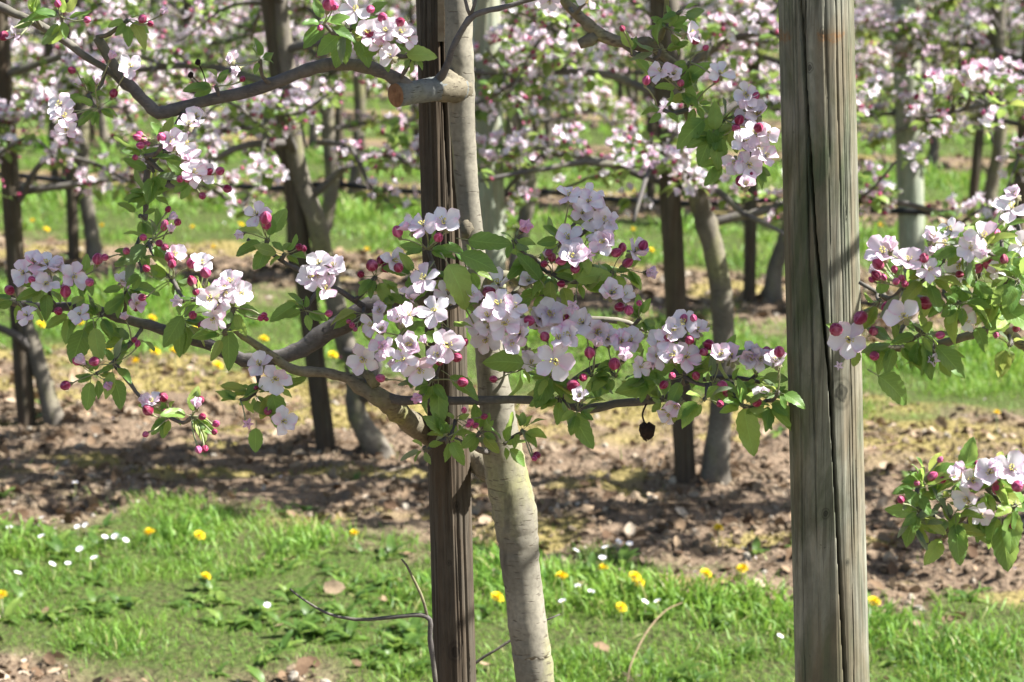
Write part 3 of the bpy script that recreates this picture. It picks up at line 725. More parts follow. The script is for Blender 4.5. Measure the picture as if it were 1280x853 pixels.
g1 = G0(783, 862); P = [g1, g1+[.01, .02, .05], g1+[.05, .1, .10], g1+[.10, .2, .12], g1+[.15, .3, .11]]
tag(ob('arching_shoot', tmesh('arching_shoot', tube(P, [.0022, .002, .0018, .0015, .001], 6), [M['litter']])), 'thin reddish bare shoot arching over the grass left of the thick post', 'shoot')
# ------------------------------------------------------------------ posts and stakes
def post_T(P, R, seg=240, nz=220, cracks=(), rough=.004, sd=0, groove=.0, bev=.006):
    """a round timber with real splits: each crack = (angle, z0, z1, half width, depth, drift)"""
    P = np.asarray(P, float); X = spline(np.column_stack([P, R]), nz); Cc, r = X[:, :3], X[:, 3]
    th = np.linspace(0, 2*math.pi, seg, endpoint=False); Z = Cc[:, 2]
    TH, ZZ = np.meshgrid(th, Z); rr = np.repeat(r[:, None], seg, 1)
    cx, cy = np.cos(TH), np.sin(TH)
    rr = rr*(1 + .05*(fbm(cx*1.5+5+sd, cy*1.5+ZZ*1.2, 11+sd, 3)-.5)) + rough*(fbm(cx*14+20, cy*14+20+ZZ*1.1, 15+sd, 4)-.5)
    if groove:
        g = fbm(TH*9+3*np.sin(ZZ*3+TH), ZZ*1.6, 19+sd, 3); rr = rr - groove*sst(.52, .35, g)
    for (a0, z0, z1, hw, dep, dr) in cracks:
        ac = (np.interp(ZZ, *a0) if isinstance(a0, tuple) else a0) + dr*(fbm(ZZ*3+z0*3+hw*999, ZZ*0+1.3, 25+sd, 3)-.5); a9 = hw*3000 ; da = (TH-ac+math.pi) % (2*math.pi)-math.pi
        env = sst(z0, z0+.12, ZZ)*(1-sst(z1-.12, z1, ZZ))*(.55+.9*fbm(ZZ*7, ZZ*0+a9, 27, 2))
        ww = hw*np.maximum(.15, env)/rr
        rr = rr - dep*env*np.clip(1-np.abs(da)/ww, 0, 1)**.55
    V = np.stack([Cc[:, 0][:, None]+rr*cx, Cc[:, 1][:, None]+rr*cy, ZZ], -1).reshape(-1, 3)
    F = [(i*seg+j, i*seg+(j+1) % seg, (i+1)*seg+(j+1) % seg, (i+1)*seg+j) for i in range(nz-1) for j in range(seg)]
    k = len(V); V = np.vstack([V, Cc[-1]+np.array([0, 0, .004])]); F += [((nz-1)*seg+j, (nz-1)*seg+(j+1) % seg, k) for j in range(seg)]
    U = np.column_stack([np.append(TH.reshape(-1)/6.283, .5), np.append(ZZ.reshape(-1), Z[-1])])
    return V, F, U, [0]*len(F)
def timber(name, a, b, Y, ztop, r0, r1, m, label, cat, group, hi=False, cracks=(), groove=0, sd=0, rough=.004, seg=28, nz=20):
    base, top = line_px(a, b, Y, ztop)
    T = post_T([base, base*.5+top*.5, top], [r0, (r0+r1)/2, r1], seg, nz, cracks, rough, sd, groove)
    z = float(gz(base[0], base[1])); loc = np.array([base[0], base[1], z])
    return tag(ob(name, tmesh(name, rel(T, loc), [m]), None, Matrix.Translation(loc)), label, cat, group)
CAMDIR = -math.pi/2                          # angle on a post that faces the camera
pc = [(([.5, .72, 1.12, 1.30, 1.60], [CAMDIR+.30, CAMDIR+.22, CAMDIR-.02, CAMDIR-.32, CAMDIR-.62]), .2, 2.3, .0019, .030, .05),
      (([1.2, 1.45, 1.6], [CAMDIR-.50, CAMDIR-.50, CAMDIR-.40]), 1.18, 2.3, .0010, .012, .05), (CAMDIR+.40, 1.15, 1.9, .0007, .008, .12),
      (CAMDIR+.12, 1.3, 1.9, .0006, .006, .1), (CAMDIR+.75, .9, 1.5, .0006, .006, .1), (CAMDIR-.9, .3, 1.3, .0007, .007, .2), (CAMDIR+.50, .5, 1.1, .0005, .005, .1), ]
_g = random.Random(5)
for _ in range(16):
    z_ = _g.uniform(.7, 1.5); pc.append((CAMDIR+_g.uniform(-1.2, 1.2), z_, z_+_g.uniform(.28, .7), _g.uniform(.0004, .0008), _g.uniform(.003, .007), .10))
YP = 2.46
timber('thick_post', (1020, 0), (1040, 853), YP, 2.35, .0485, .0425, M['post_wood'], 'thick round grey green post with a long black split, right of centre in front', 'post', None, True, pc, .0002, 2, .0020, 320, 300)
YS = 2.64
stake_c = [(CAMDIR+.25, 1.28, 2.4, .0022, .014, .7), (CAMDIR+.7, 1.15, 2.4, .003, .016, .5), (CAMDIR-.5, 1.3, 2.4, .0008, .006, .6), (CAMDIR-.9, .3, 1.2, .0007, .004, .6), (CAMDIR+.35, .4, 1.0, .0007, .005, .6), (CAMDIR-.1, .9, 1.25, .0006, .004, .6)]
st = timber('tree_stake', (545, 0), (569, 853), YS, 2.25, .0305, .0245, M['stake_wood'], 'dark brown cracked stake tight behind the front apple trunk', 'stake', None, True, stake_c, .0013, 4, .005, 180, 260)
a_, b_ = W(551, -60, YS-.03), W(551.5, 52, YS-.027)
sx = .0042
V = np.array([(q[0]+dx, q[1]+dy, q[2]) for q in (b_, a_) for dx, dy in ((-sx, -.003), (sx*1.05, -.0035), (sx, .004), (-sx, .004))])
ob('loose_splinter', arr_mesh('loose_splinter', V-np.array(st.location), [(0, 1, 5, 4), (1, 2, 6, 5), (2, 3, 7, 6), (3, 0, 4, 7), (3, 2, 1, 0), (4, 5, 6, 7)], [M['splint']], smooth=False), st, None, 'pale split sliver of wood')

# ------------------------------------------------------------------ the two front apple trees, piece by piece
TOCAM = lambda p: Vector(CP-np.asarray(p)).normalized()
class HeroTree:
    def __init__(s, base, label, cat='apple tree'):
        s.base = np.asarray(base, float); s.root = thing('apple_tree', tuple(base), label, cat); s.segs = []; s.leaves = []; s.spurs = []
    def limb(s, pts, name='branch', m='branch_bark', seg=10, wob=.0015, knob=.14, spurable=True, step=.012, Y=None, label=None):
        """pts: (photo x, photo y, distance, half width in photo pixels)"""
        P = [W(a, b, c) for a, b, c, r in pts]; R = [r*pxm(p) for p, (a, b, c, r) in zip(P, pts)]
        T = tube(P, R, seg, step, wob, knob)
        o = ob(name, tmesh(name, rel(T, s.base), [M[m]]), s.root, None, label)
        if spurable:
            Q = spline(np.array(P), 40); s.segs.append(Q)
        return o
    def near(s, p):
        best = None
        for Q in s.segs:
            d = np.linalg.norm(Q-p, axis=1); i = int(d.argmin())
            if best is None or d[i] < best[0]: best = (d[i], Q[i])
        return best
    def spur(s, px, py, n, kind='leaf', size=1.0, Y=None, ang=None, dY=0.):
        p0 = np.array(W(px, py, 2.5 if Y is None else Y)); 
        if Y is None:                        # take the distance of the branch it grows on
            dist = 1e9; yy = 2.5
            for Q in s.segs:
                for q in Q[::3]:
                    zc = np.dot(q-CP, FW); qx = PW/2+FPX*q[0]/zc; qy = PH/2-FPX*np.dot(q-CP, UP)/zc
                    dd = (qx-px)**2+(qy-py)**2
                    if dd < dist: dist = dd; yy = q[1]
            Y = yy - .015 - abs(random.gauss(0, .02)) + dY; p0 = np.array(W(px, py, Y))
        d, q = s.near(p0)
        if d > .006:
            mid = (p0+q)/2 + np.array([random.uniform(-.1, .1)*d, 0, -.12*d])
            T = tube([q, mid, p0], [.0024+.004*min(1, d*3), .0022, .0016+.001], 6, .008, .0008, .35)
            ob('twig', tmesh('twig', rel(T, s.base), [M['branch_bark']]), s.root)
            if d > .03: s.segs.append(spline(np.array([q, mid, p0]), 8))
        s.spurs.append(p0)
        for k in range(int(n*1.55+.5)):
            a = (ang if ang is not None and k == 0 else random.uniform(0, 6.283))
            el = random.uniform(-.5, .35)
            d3 = Vector((math.cos(a), -.35+el, math.sin(a)*.85-.08)).normalized()
            L = random.uniform(.018, .037)*size*(.8 if kind == 'grey' else 1)
            nr = (TOCAM(p0)*.8 + Vector((random.gauss(.25, .45), random.gauss(0, .4), random.gauss(.75, .35)))).normalized()
            if random.random() < .12: nr = -nr
            loc = Vector(p0) + d3*L*.30 - Vector(s.base)
            kd = kind if random.random() > .24 else random.choice(['young', 'young', 'grey'])
            s.leaves.append((L, kd, frame(d3, nr, L, loc)))
    def stalk(s, par, Mw, end, start):
        v = Vector(end)-Vector(start)
        if v.length < .004: return
        ob('stalk', ME['stalk'], par, Mw.inverted() @ zframe(v, v.length, Vector(start)-Vector(s.base), random.random()*6))
    def origin(s, p, up=0):
        d = [np.linalg.norm(q-p)+.6*max(0, q[2]-p[2]) for q in s.spurs]; i = int(np.argmin(d)); q = s.spurs[i]
        v = p-q; l = np.linalg.norm(v)
        if l > .055: q = p - v/l*.04 + np.array([0, .008, -.008])
        return q
    def blossom(s, px, py, r=21, up=.4, side=None, op=None, Y=None, spurY=None):
        if Y is None:
            zs = [(abs((q[0]*FPX/np.dot(q-CP, FW)+PW/2)-px)+abs(PH/2-FPX*np.dot(q-CP, UP)/np.dot(q-CP, FW)-py), q[1]) for q in s.spurs]
            Y = min(zs)[1]-.022-random.random()*.02
        p = W(px, py, Y); L = r*pxm(p)
        sx_ = random.gauss(0, .30) if side is None else side
        nrm = (TOCAM(p) + Vector((sx_, random.gauss(0, .12), up+random.gauss(0, .2)))).normalized()
        Mw = zframe(nrm, L, Vector(p)-Vector(s.base), random.random()*6)
        b = ob('blossom', ME['centre'], s.root, Mw)
        op = random.choice([.05, .15, .3, .3, .5, .75]) if op is None else op
        for k in range(5):
            if random.random() < .03: continue
            mk = Matrix.Rotation(k*1.2566+random.gauss(0, .08), 4, 'Z') @ Matrix.Rotation(op+random.gauss(0, .13), 4, 'X') @ Matrix.Rotation(random.gauss(0, .22), 4, 'Y') @ Matrix.Diagonal((random.uniform(.9, 1.15), random.uniform(.92, 1.06), 1, 1))
            ob('petal', random.choice(ME['petal']), b, mk)
        e = p - np.array(nrm)*L*.4; s.stalk(b, Mw, e, s.origin(p))
    def bud(s, px, py, r=8, fat=False, Y=None):
        zs = [(abs((q[0]*FPX/np.dot(q-CP, FW)+PW/2)-px)+abs(PH/2-FPX*np.dot(q-CP, UP)/np.dot(q-CP, FW)-py), q[1]) for q in s.spurs]
        if Y is None: Y = min(zs)[1]-.02-random.random()*.025
        p = W(px, py, Y); o_ = s.origin(p)
        if r >= 7 and random.random() < .22: fat = True
        L = r*2*pxm(p)*(.92 if fat else .98)
        d = Vector(p-o_).normalized() + Vector((random.gauss(0, .25), -.2, random.gauss(.25, .3))); d.normalize()
        c = Vector(p)-Vector(s.base)-d*L*.45
        Mw = zframe(d, L, c, random.random()*6)
        b = ob('balloon_bud' if fat else 'flower_bud', ME['fatbud' if fat else 'bud'], s.root, Mw)
        s.stalk(b, Mw, Vector(p)-d*L*.72, o_)
    def finish(s):
        s.leaves.sort(key=lambda t: -t[0])
        for L, kd, Mx in s.leaves[:300]:
            ob('leaf', random.choice(ME[kd]), s.root, Mx)
        rest = s.leaves[300:]
        if rest:
            me = scatter('small_leaves', with_petiole(LEAVES[0]), [np.array(t[2]) for t in rest], [M['leaf'], M['stalk']])
            o = ob('small_leaves', me, s.root); o['kind'] = 'stuff'

Y0 = 2.575
tb = np.array(W(669, 853, Y0)); base = (tb[0]+.055, Y0+.01, 0)
A = HeroTree(base, 'front apple tree with smooth beige trunk and pink white blossom, before the dark stake')
# trunk down to the ground
tp = [(569, -620, Y0+.02, 10), (572, -300, Y0+.01, 13), (573, 0, Y0, 17), (576, 100, Y0, 17), (581, 200, Y0, 15), (588, 280, Y0, 14), (599, 360, Y0, 14), (613, 450, Y0, 18), (627, 560, Y0, 25), (643, 640, Y0, 27.5), (650, 700, Y0, 24), (662, 800, Y0, 24), (669, 853, Y0, 24)]
P = [W(a, b, c) for a, b, c, r in tp]; Rr = [r*pxm(p) for p, (a, b, c, r) in zip(P, tp)]
g0 = np.array(base); P += [P[-1]*.6+g0*.4, P[-1]*.25+g0*.75, g0-[0, 0, .05]]; Rr += [.026, .029, .036]
T = tube(P, Rr, 26, .012, .0006, .045, 3)
ob('trunk', tmesh('trunk', rel(T, base), [M['bark']]), A.root)
A.segs.append(spline(np.array(P[:12]), 60))
lt = A.limb
# knobs on the trunk
for (a_, b_, r_) in [(583, 288, 8), (560, 104, 12)]:
    T = tube([W(a_-2, b_+r_*1.1, Y0-.012), W(a_, b_, Y0-.022), W(a_+1, b_-r_*1.1, Y0-.01)], [r_*.0006, r_*.00098, r_*.0006], 9, .004, .0006, .3)
    ob('trunk_knob', tmesh('trunk_knob', rel(T, base), [M['mossy_bark']]), A.root)
T = tube([W(578, 112, Y0-.002), W(566, 111, Y0-.016), W(552, 111, Y0-.026), W(538, 112, Y0-.032)], [.0165, .0172, .0165, .0150], 22, .003, 0, .07)
ob('branch_collar', tmesh('branch_collar', rel(T, base), [M['mossy_bark']]), A.root)
# cut stub with its sawn face
lt([(578, 112, Y0-.008, 15), (560, 110, Y0-.02, 16), (540, 112, Y0-.034, 15), (515, 116, Y0-.050, 14.5), (495, 119, Y0-.066, 15)], 'branch_stub', 'stub_bark', 20, 0, .05)
pe = W(494.6, 119.1, Y0-.0663); pf = W(515, 116, Y0-.048); dd = Vector(pe-pf).normalized()
disk = lathe([(.0001, .0028), (.0075, .0026), (.0125, .0016), (.0148, 0)], 20)
ob('sawn_face', tmesh('sawn_face', disk, [M['cut']]), A.root, zframe(dd, 1, Vector(pe)-Vector(base)))
lt([(516, 112, Y0-.050, 9), (497, 100, Y0-.06, 8.5), (470, 88, Y0-.06, 8), (440, 81, Y0-.06, 7.5), (400, 83, Y0-.06, 7.5), (360, 96, Y0-.06, 7.5), (320, 113, Y0-.06, 8), (260, 126, Y0-.06, 7), (212, 139, Y0-.06, 8), (192, 136, Y0-.06, 8), (165, 110, Y0-.06, 6.5), (142, 78, Y0-.06, 6), (121, 47, Y0-.06, 5.5)], step=.009)
lt([(195, 140, Y0-.06, 3), (172, 121, Y0-.055, 4), (150, 101, Y0-.05, 4.2), (110, 72, Y0-.05, 4.5), (75, 47, Y0-.05, 5), (35, 24, Y0-.04, 5.2), (0, 9, Y0-.04, 5.5), (-60, -20, Y0-.03, 6), (-200, -70, Y0, 7)])
lt([(240, 133, Y0-.06, 5), (228, 145, Y0-.065, 4.5), (215, 168, Y0-.07, 4), (203, 187, Y0-.07, 4), (186, 208, Y0-.07, 4.5), (182, 238, Y0-.07, 4), (183, 265, Y0-.065, 3.5), (176, 295, Y0-.06, 3)])
lt([(545, 106, Y0-.03, 7), (556, 84, Y0-.045, 4.5), (572, 48, Y0-.05, 4), (588, 20, Y0-.05, 4), (620, 11, Y0-.05, 3.4), (655, 3, Y0-.05, 3), (720, -14, Y0-.05, 2.6)], m='branch_bark')
lt([(588, 20, Y0-.05, 2.4), (583, 5, Y0-.052, 2.2), (578, -25, Y0-.05, 2)], 'twig')
lt([(588, 20, Y0-.05, 2.2), (596, -4, Y0-.052, 2.0), (600, -25, Y0-.05, 1.8)], 'twig')
# left thick limb and the long low branches
lt([(603, 345, Y0+.01, 14), (560, 362, Y0-.02, 14), (500, 374, Y0-.03, 14), (445, 394, Y0-.03, 14), (400, 421, Y0-.03, 12), (360, 443, Y0-.03, 10), (330, 448, Y0-.03, 9)])
lt([(345, 447, Y0-.03, 9), (305, 450, Y0-.03, 8), (270, 436, Y0-.03, 7.5), (220, 416, Y0-.03, 7), (160, 399, Y0-.03, 6), (100, 384, Y0-.03, 5.5), (50, 384, Y0-.02, 5.5), (0, 375, Y0-.02, 5), (-90, 352, Y0, 5)])
lt([(618, 590, Y0+.04, 14), (575, 568, Y0+.125, 14), (540, 547, Y0+.10, 14), (505, 520, Y0+.01, 13), (482, 502, Y0-.06, 12), (458, 488, Y0-.06, 10), (438, 474, Y0-.06, 6.5), (405, 467, Y0-.06, 6), (370, 462, Y0-.06, 6), (340, 445, Y0-.065, 5.5), (310, 425, Y0-.07, 4.5), (290, 410, Y0-.07, 3.5)], m='mossy_bark', knob=.16)
lt([(470, 484, Y0-.065, 7), (462, 470, Y0-.06, 6), (452, 464, Y0-.055, 4)], 'dead_stub', 'mossy_bark', spurable=False)
lt([(470, 494, Y0-.06, 7), (500, 500, Y0-.065, 6), (540, 501, Y0-.07, 5.5), (600, 502, Y0-.075, 5.2), (650, 500, Y0-.08, 5.2), (700, 503, Y0-.08, 5.2), (730, 510, Y0-.08, 6), (770, 505, Y0-.08, 5), (830, 497, Y0-.08, 4.5), (855, 480, Y0-.08, 3.5), (900, 470, Y0-.08, 3), (950, 478, Y0-.075, 2.5)])
lt([(455, 384, Y0-.05, 4), (430, 366, Y0-.055, 3.2), (384, 341, Y0-.06, 3), (360, 327, Y0-.06, 2.6), (337, 314, Y0-.06, 2.4), (309, 299, Y0-.06, 2)])
lt([(605, 352, Y0, 7), (622, 344, Y0-.01, 6.5), (645, 348, Y0-.01, 6), (668, 362, Y0-.02, 5.5), (690, 385, Y0-.03, 5), (730, 398, Y0-.03, 4.5), (775, 402, Y0-.04, 3.5), (810, 415, Y0-.04, 2.5)], m='bark')
lt([(668, 362, Y0-.02, 5), (700, 352, Y0-.03, 5), (740, 344, Y0-.04, 4.5), (762, 338, Y0-.04, 3.5), (790, 335, Y0-.04, 2)], m='mossy_bark')
lt([(660, 355, Y0-.02, 3), (690, 320, Y0-.03, 3), (712, 290, Y0-.03, 2.5), (725, 270, Y0-.03, 2)])
lt([(700, 503, Y0-.08, 3.5), (712, 480, Y0-.085, 3), (735, 462, Y0-.085, 2.5), (765, 452, Y0-.08, 2)])
lt([(610, 565, Y0-.03, 4), (585, 556, Y0-.06, 3), (560, 548, Y0-.07, 2.5), (530, 565, Y0-.07, 1.5)])
lt([(640, 548, Y0-.03, 3), (655, 540, Y0-.06, 2.5), (668, 548, Y0-.06, 2)])
lt([(550, 400, Y0-.08, 3.5), (520, 395, Y0-.1, 3), (490, 385, Y0-.1, 2.5)]); lt([(560, 362, Y0-.02, 4), (550, 400, Y0-.08, 3.5), (555, 440, Y0-.1, 3), (545, 475, Y0-.1, 2)])
lt([(560, 360, Y0-.03, 4), (545, 340, Y0-.06, 3), (535, 310, Y0-.07, 2.5)]); lt([(600, 370, Y0-.03, 4), (630, 392, Y0-.06, 3), (650, 410, Y0-.07, 2.5)])
# low bare sprouts in front of the stake
lt([(545, 860, Y0-.04, 3), (538, 800, Y0-.04, 3), (534, 772, Y0-.04, 3), (500, 771, Y0-.04, 2.4), (440, 774, Y0-.03, 2.0), (405, 764, Y0-.03, 1.6), (362, 736, Y0-.03, 1.2)], 'bare_twig', spurable=False, wob=.001)
lt([(534, 772, Y0-.04, 2), (528, 752, Y0-.04, 1.8), (516, 722, Y0-.04, 1.6), (502, 699, Y0-.04, 1)], 'bare_twig', 'mossy_bark', spurable=False)
lt([(545, 1100, Y0-.02, 5), (546, 950, Y0-.03, 4), (545, 860, Y0-.04, 3)], 'bare_twig', spurable=False)
lt([(560, 850, Y0+.1, 2), (600, 826, Y0+.1, 1.8), (635, 803, Y0+.1, 1.5), (700, 768, Y0+.1, .9)], 'bare_twig', spurable=False)
# upper right branch, coming down from above the frame
lt([(574, -330, Y0, 8), (620, -180, Y0-.03, 7), (680, -60, Y0-.06, 6.5), (705, 0, Y0-.08, 6), (724, 20, Y0-.08, 6.5), (746, 41, Y0-.08, 7.5), (777, 54, Y0-.08, 7), (811, 56, Y0-.08, 8), (828, 66, Y0-.08, 6), (848, 84, Y0-.08, 4.5), (858, 108, Y0-.08, 3.5), (860, 145, Y0-.08, 3), (876, 168, Y0-.08, 2.5)], m='mossy_bark', knob=.2)
lt([(811, 56, Y0-.08, 5), (826, 48, Y0-.085, 4), (834, 28, Y0-.09, 3.5), (835, 0, Y0-.09, 3), (838, -40, Y0-.09, 2.5)], m='mossy_bark')
lt([(780, 58, Y0-.08, 3), (805, 70, Y0-.09, 2.5), (832, 82, Y0-.09, 2), (852, 100, Y0-.09, 2)], m='mossy_bark')
lt([(746, 44, Y0-.08, 7), (738, 52, Y0-.08, 7), (724, 56, Y0-.08, 5.5)], 'dead_stub', 'old_bark', spurable=False, knob=.4)
lt([(572, -200, Y0, 9), (500, -120, Y0-.04, 7), (450, -40, Y0-.07, 5), (440, 5, Y0-.08, 3.5), (442, 30, Y0-.08, 2.5)])
# crown above the frame
for (x0, y0, dx, dy, dY) in [(572, -380, -260, -90, .1), (570, -520, -160, -200, .25), (570, -560, 120, -160, .3), (571, -300, -330, 40, -.15)]:
    lt([(x0, y0, Y0, 7), (x0+dx*.5, y0+dy*.4, Y0+dY*.5, 5.5), (x0+dx, y0+dy, Y0+dY, 4), (x0+dx*1.4, y0+dy*1.3, Y0+dY*1.3, 2)])
sp = A.spur
for t in [(45, 22, 4), (78, 22, 5), (160, 25, 4), (110, 118, 4), (122, 135, 4, 'young'), (182, 195, 4), (192, 215, 3), (212, 190, 3), (190, 245, 6), (175, 270, 4), (240, 225, 4), (205, 180, 2, 'young'),
          (270, 108, 4), (325, 75, 5, 'grey'), (432, 38, 6), (405, 30, 3), (515, 70, 4, 'young'), (480, 60, 2), (455, 20, 3),
          (60, 360, 5), (22, 375, 4), (105, 345, 5, 'grey'), (125, 395, 8), (92, 390, 4), (168, 318, 6, 'grey'), (190, 300, 4), (158, 360, 6), (178, 340, 4, 'young'), (215, 350, 5), (245, 375, 4), (228, 400, 5), (280, 418, 4), (292, 385, 3),
          (335, 300, 4), (355, 318, 4), (382, 388, 6, 'young'), (400, 350, 3), (165, 428, 5), (120, 468, 5), (142, 455, 3), (212, 520, 5), (240, 520, 5), (318, 492, 6), (300, 500, 4), (345, 485, 3),
          (535, 312, 5), (520, 345, 4), (470, 345, 4), (480, 365, 4), (455, 392, 3), (500, 420, 4), (545, 440, 4), (560, 410, 4), (540, 475, 7), (575, 378, 3), (585, 335, 6), (565, 348, 5), (600, 378, 2), (635, 395, 3), (640, 368, 3),
          (560, 546, 6), (600, 540, 7), (630, 555, 5), (652, 538, 5), (570, 525, 3, 'grey'), (530, 560, 3, 'grey'), (700, 495, 7), (688, 470, 5), (722, 512, 6), (740, 470, 5), (665, 322, 6), (690, 342, 6), (700, 352, 6), (722, 352, 5), (740, 332, 5), (765, 340, 4), (680, 364, 5), (735, 285, 3, 'grey'),
          (782, 335, 4), (652, 460, 4), (800, 398, 7, 'young'), (788, 418, 6, 'young'), (770, 470, 6), (808, 468, 6), (830, 500, 5), (855, 470, 4), (870, 440, 3), (890, 480, 5), (915, 480, 5, 'young'), (930, 508, 6), (960, 500, 6), (972, 490, 4), (905, 440, 3), (945, 470, 4), (880, 500, 4), (702, 300, 3), (730, 312, 3), (642, 300, 3, 'grey'),
          (835, 35, 6, 'young'), (850, 15, 4, 'young'), (825, 62, 3), (850, 112, 5, 'young'), (870, 130, 5, 'young'), (905, 150, 6), (893, 172, 5), (905, 202, 3), (940, 205, 3, 'young'), (830, 138, 3), (862, 78, 3, 'young'), (790, 68, 2), (690, -5, 2), (730, 4, 2)]:
    sp(*t, size=(.78 if len(t) > 3 and t[3] == 'young' else .95))
for Q in A.segs[-4:]:
    for q in Q[8::5]:
        zc = np.dot(q-CP, FW); sp(PW/2+FPX*q[0]/zc+random.uniform(-30, 30), PH/2-FPX*np.dot(q-CP, UP)/zc-random.uniform(0, 40), 4, Y=q[1])
# the hand-sized leaves one recognises
for (px, py, a, L, Y, nx) in [(105, 412, -1.9, .048, 2.50, .2), (118, 410, -1.4, .044, 2.49, .1), (285, 412, -1.5, .052, 2.48, .3), (228, 395, -2.1, .045, 2.5, .2), (340, 492, -1.2, .045, 2.49, .2), (320, 535, -1.6, .034, 2.5, 0), (113, 478, -1.7, .037, 2.5, 0), (142, 475, -1.1, .038, 2.5, .2),
                              (548, 485, -1.55, .048, 2.46, .1), (562, 470, -.6, .047, 2.45, .5), (585, 300, -.15, .055, 2.47, .5), (575, 318, -.3, .052, 2.46, .4), (560, 330, -1.0, .060, 2.45, .3), (535, 338, -2.2, .050, 2.47, .3), (520, 440, -1.7, .045, 2.46, 0),
                              (715, 515, -1.1, .052, 2.47, .2), (655, 455, 2.9, .05, 2.46, .3), (690, 465, -2.0, .05, 2.46, .2), (800, 470, .5, .055, 2.47, .2), (820, 478, 3.4, .055, 2.47, .2), (930, 510, -1.4, .06, 2.47, .1), (965, 500, -.9, .05, 2.46, .2), (890, 480, -.7, .04, 2.46, 0),
                              (720, 350, .4, .042, 2.47, .3), (675, 350, 2.2, .045, 2.48, .2), (447, 40, -1.2, .045, 2.48, .1), (430, 40, -1.8, .045, 2.49, .1), (405, 35, -2.4, .036, 2.49, .1), (508, 68, .1, .036, 2.48, .5), (880, 150, -2.5, .045, 2.46, .1), (890, 168, -2.0, .042, 2.46, .1), (855, 100, .6, .04, 2.47, .3), (338, 312, -2.4, .034, 2.5, .1), (370, 380, -2.6, .04, 2.5, .2)]:
    d3 = Vector((math.cos(a), -.25, math.sin(a))).normalized(); p = W(px, py, Y)
    A.leaves.append((L*1.3, 'leaf', frame(d3, TOCAM(p)*1.0+Vector((nx, 0, .45)), L, Vector(p)-Vector(base))))
B_ = A.blossom
for t in [(556, 281, 25), (530, 284, 22, .9), (514, 288, 20, .7, -.8), (490, 326, 20, .3, .6), (501, 402, 24), (544, 390, 24), (513, 433, 25, .1), (558, 431, 26, .1), (524, 460, 25, -.1), (515, 377, 23, .9), (560, 370, 22, .9), (532, 350, 22, .7), (468, 407, 20, .2, -.7),
          (610, 397, 22), (624, 358, 25, .6), (622, 382, 23), (631, 406, 24, .2), (608, 424, 22, -.2), (661, 353, 18, .5), (694, 450, 29, .1, 0, .08), (658, 440, 18, .1, 0, .9), (651, 419, 23), (688, 395, 25), (706, 400, 22), (712, 419, 23), (675, 406, 24), (746, 416, 25), (760, 426, 23), (763, 368, 24, .8), (778, 372, 18, .8, .5),
          (726, 320, 20), (712, 300, 22, .8), (716, 324, 20), (745, 292, 20, .7), (760, 303, 18, .4), (792, 317, 24, .4), (454, 447, 24, -.2), (640, 385, 20), (730, 405, 22), (700, 425, 21),
          (711, 246, 18, .8), (735, 254, 20, .6), (748, 262, 20, .6), (757, 274, 20, .4), (728, 268, 20, .3), (764, 284, 16, 0), (740, 244, 16, 1), (480, 435, 20, .1, -.5), (640, 430, 20), (475, 390, 18), (585, 372, 20), (596, 410, 20),
          (821, 430, 20), (842, 447, 22), (857, 406, 23, .5, -.4), (857, 448, 23), (872, 416, 20), (915, 450, 24, .5), (900, 446, 20, .5), (950, 450, 18, .5), (970, 454, 20, .5), (952, 491, 17, .3, .1, .95), (848, 505, 22, -.2, -.3), (840, 515, 20, -.4, -.5), (726, 497, 16), (800, 460, 16),
          (31, 342, 20, .7, -.4), (42, 331, 20, .9), (60, 333, 21, .9), (72, 334, 18, .8), (90, 347, 21, .5, .4), (57, 356, 20, .3), (265, 372, 24, .3), (276, 379, 24, .2), (289, 356, 22, .8), (299, 366, 20, .2, .6), (268, 396, 20, -.3), (326, 458, 21, .6, -.4), (344, 474, 24, 0),
          (399, 331, 20, .8), (408, 362, 20, .2), (417, 335, 18, .7), (253, 332, 18, .7), (153, 354, 16), (192, 504, 17, .2, -.5), (353, 527, 21, .0, .4), (218, 322, 18, .6), (35, 396, 16), (100, 395, 16), (170, 380, 16, .2),
          (163, 85, 20, .2, 0, .1), (289, 76, 16, .4, 0, .85), (322, 270, 19, .9, -.4), (77, 133, 20), (80, 148, 20), (84, 163, 18), (245, 150, 22, .5), (236, 158, 18), (224, 187, 20), (232, 180, 16), (251, 219, 20, .3), (20, 45, 14),
          (444, 13, 22, .1, 0, .05), (471, 44, 20, .5), (484, 41, 18, .5), (499, 42, 19, .5, .4), (490, 73, 18, .1), (475, 60, 16), (508, 48, 16, .3, .6), (736, 0, 16, -.4), (687, 0, 16, -.4),
          (858, 42, 20, .3, 1.8), (899, 94, 19, .4, .3), (932, 150, 20), (938, 136, 18, .6), (944, 168, 20), (921, 202, 22, -.2), (935, 207, 22, -.2), (956, 197, 18, .1, .5), (933, 124, 17, .7), (928, 178, 20), (948, 185, 18), (826, 91, 18, .6), (841, 95, 16, .5)]:
    B_(*t)
for cx, cy, k, w_, h_ in [(515, 425, 4, 70, 60), (620, 400, 2, 40, 50), (710, 415, 3, 80, 40), (740, 300, 2, 50, 35), (860, 425, 2, 50, 30), (60, 345, 1, 35, 15), (270, 375, 2, 30, 22), (405, 345, 3, 20, 20), (940, 450, 3, 40, 15), (800, 440, 3, 50, 30), (940, 160, 4, 22, 55), (480, 45, 2, 28, 18), (235, 175, 3, 25, 45)]:
    for _ in range(k): B_(cx+random.gauss(0, .5)*w_, cy+random.gauss(0, .5)*h_, random.uniform(17, 23))
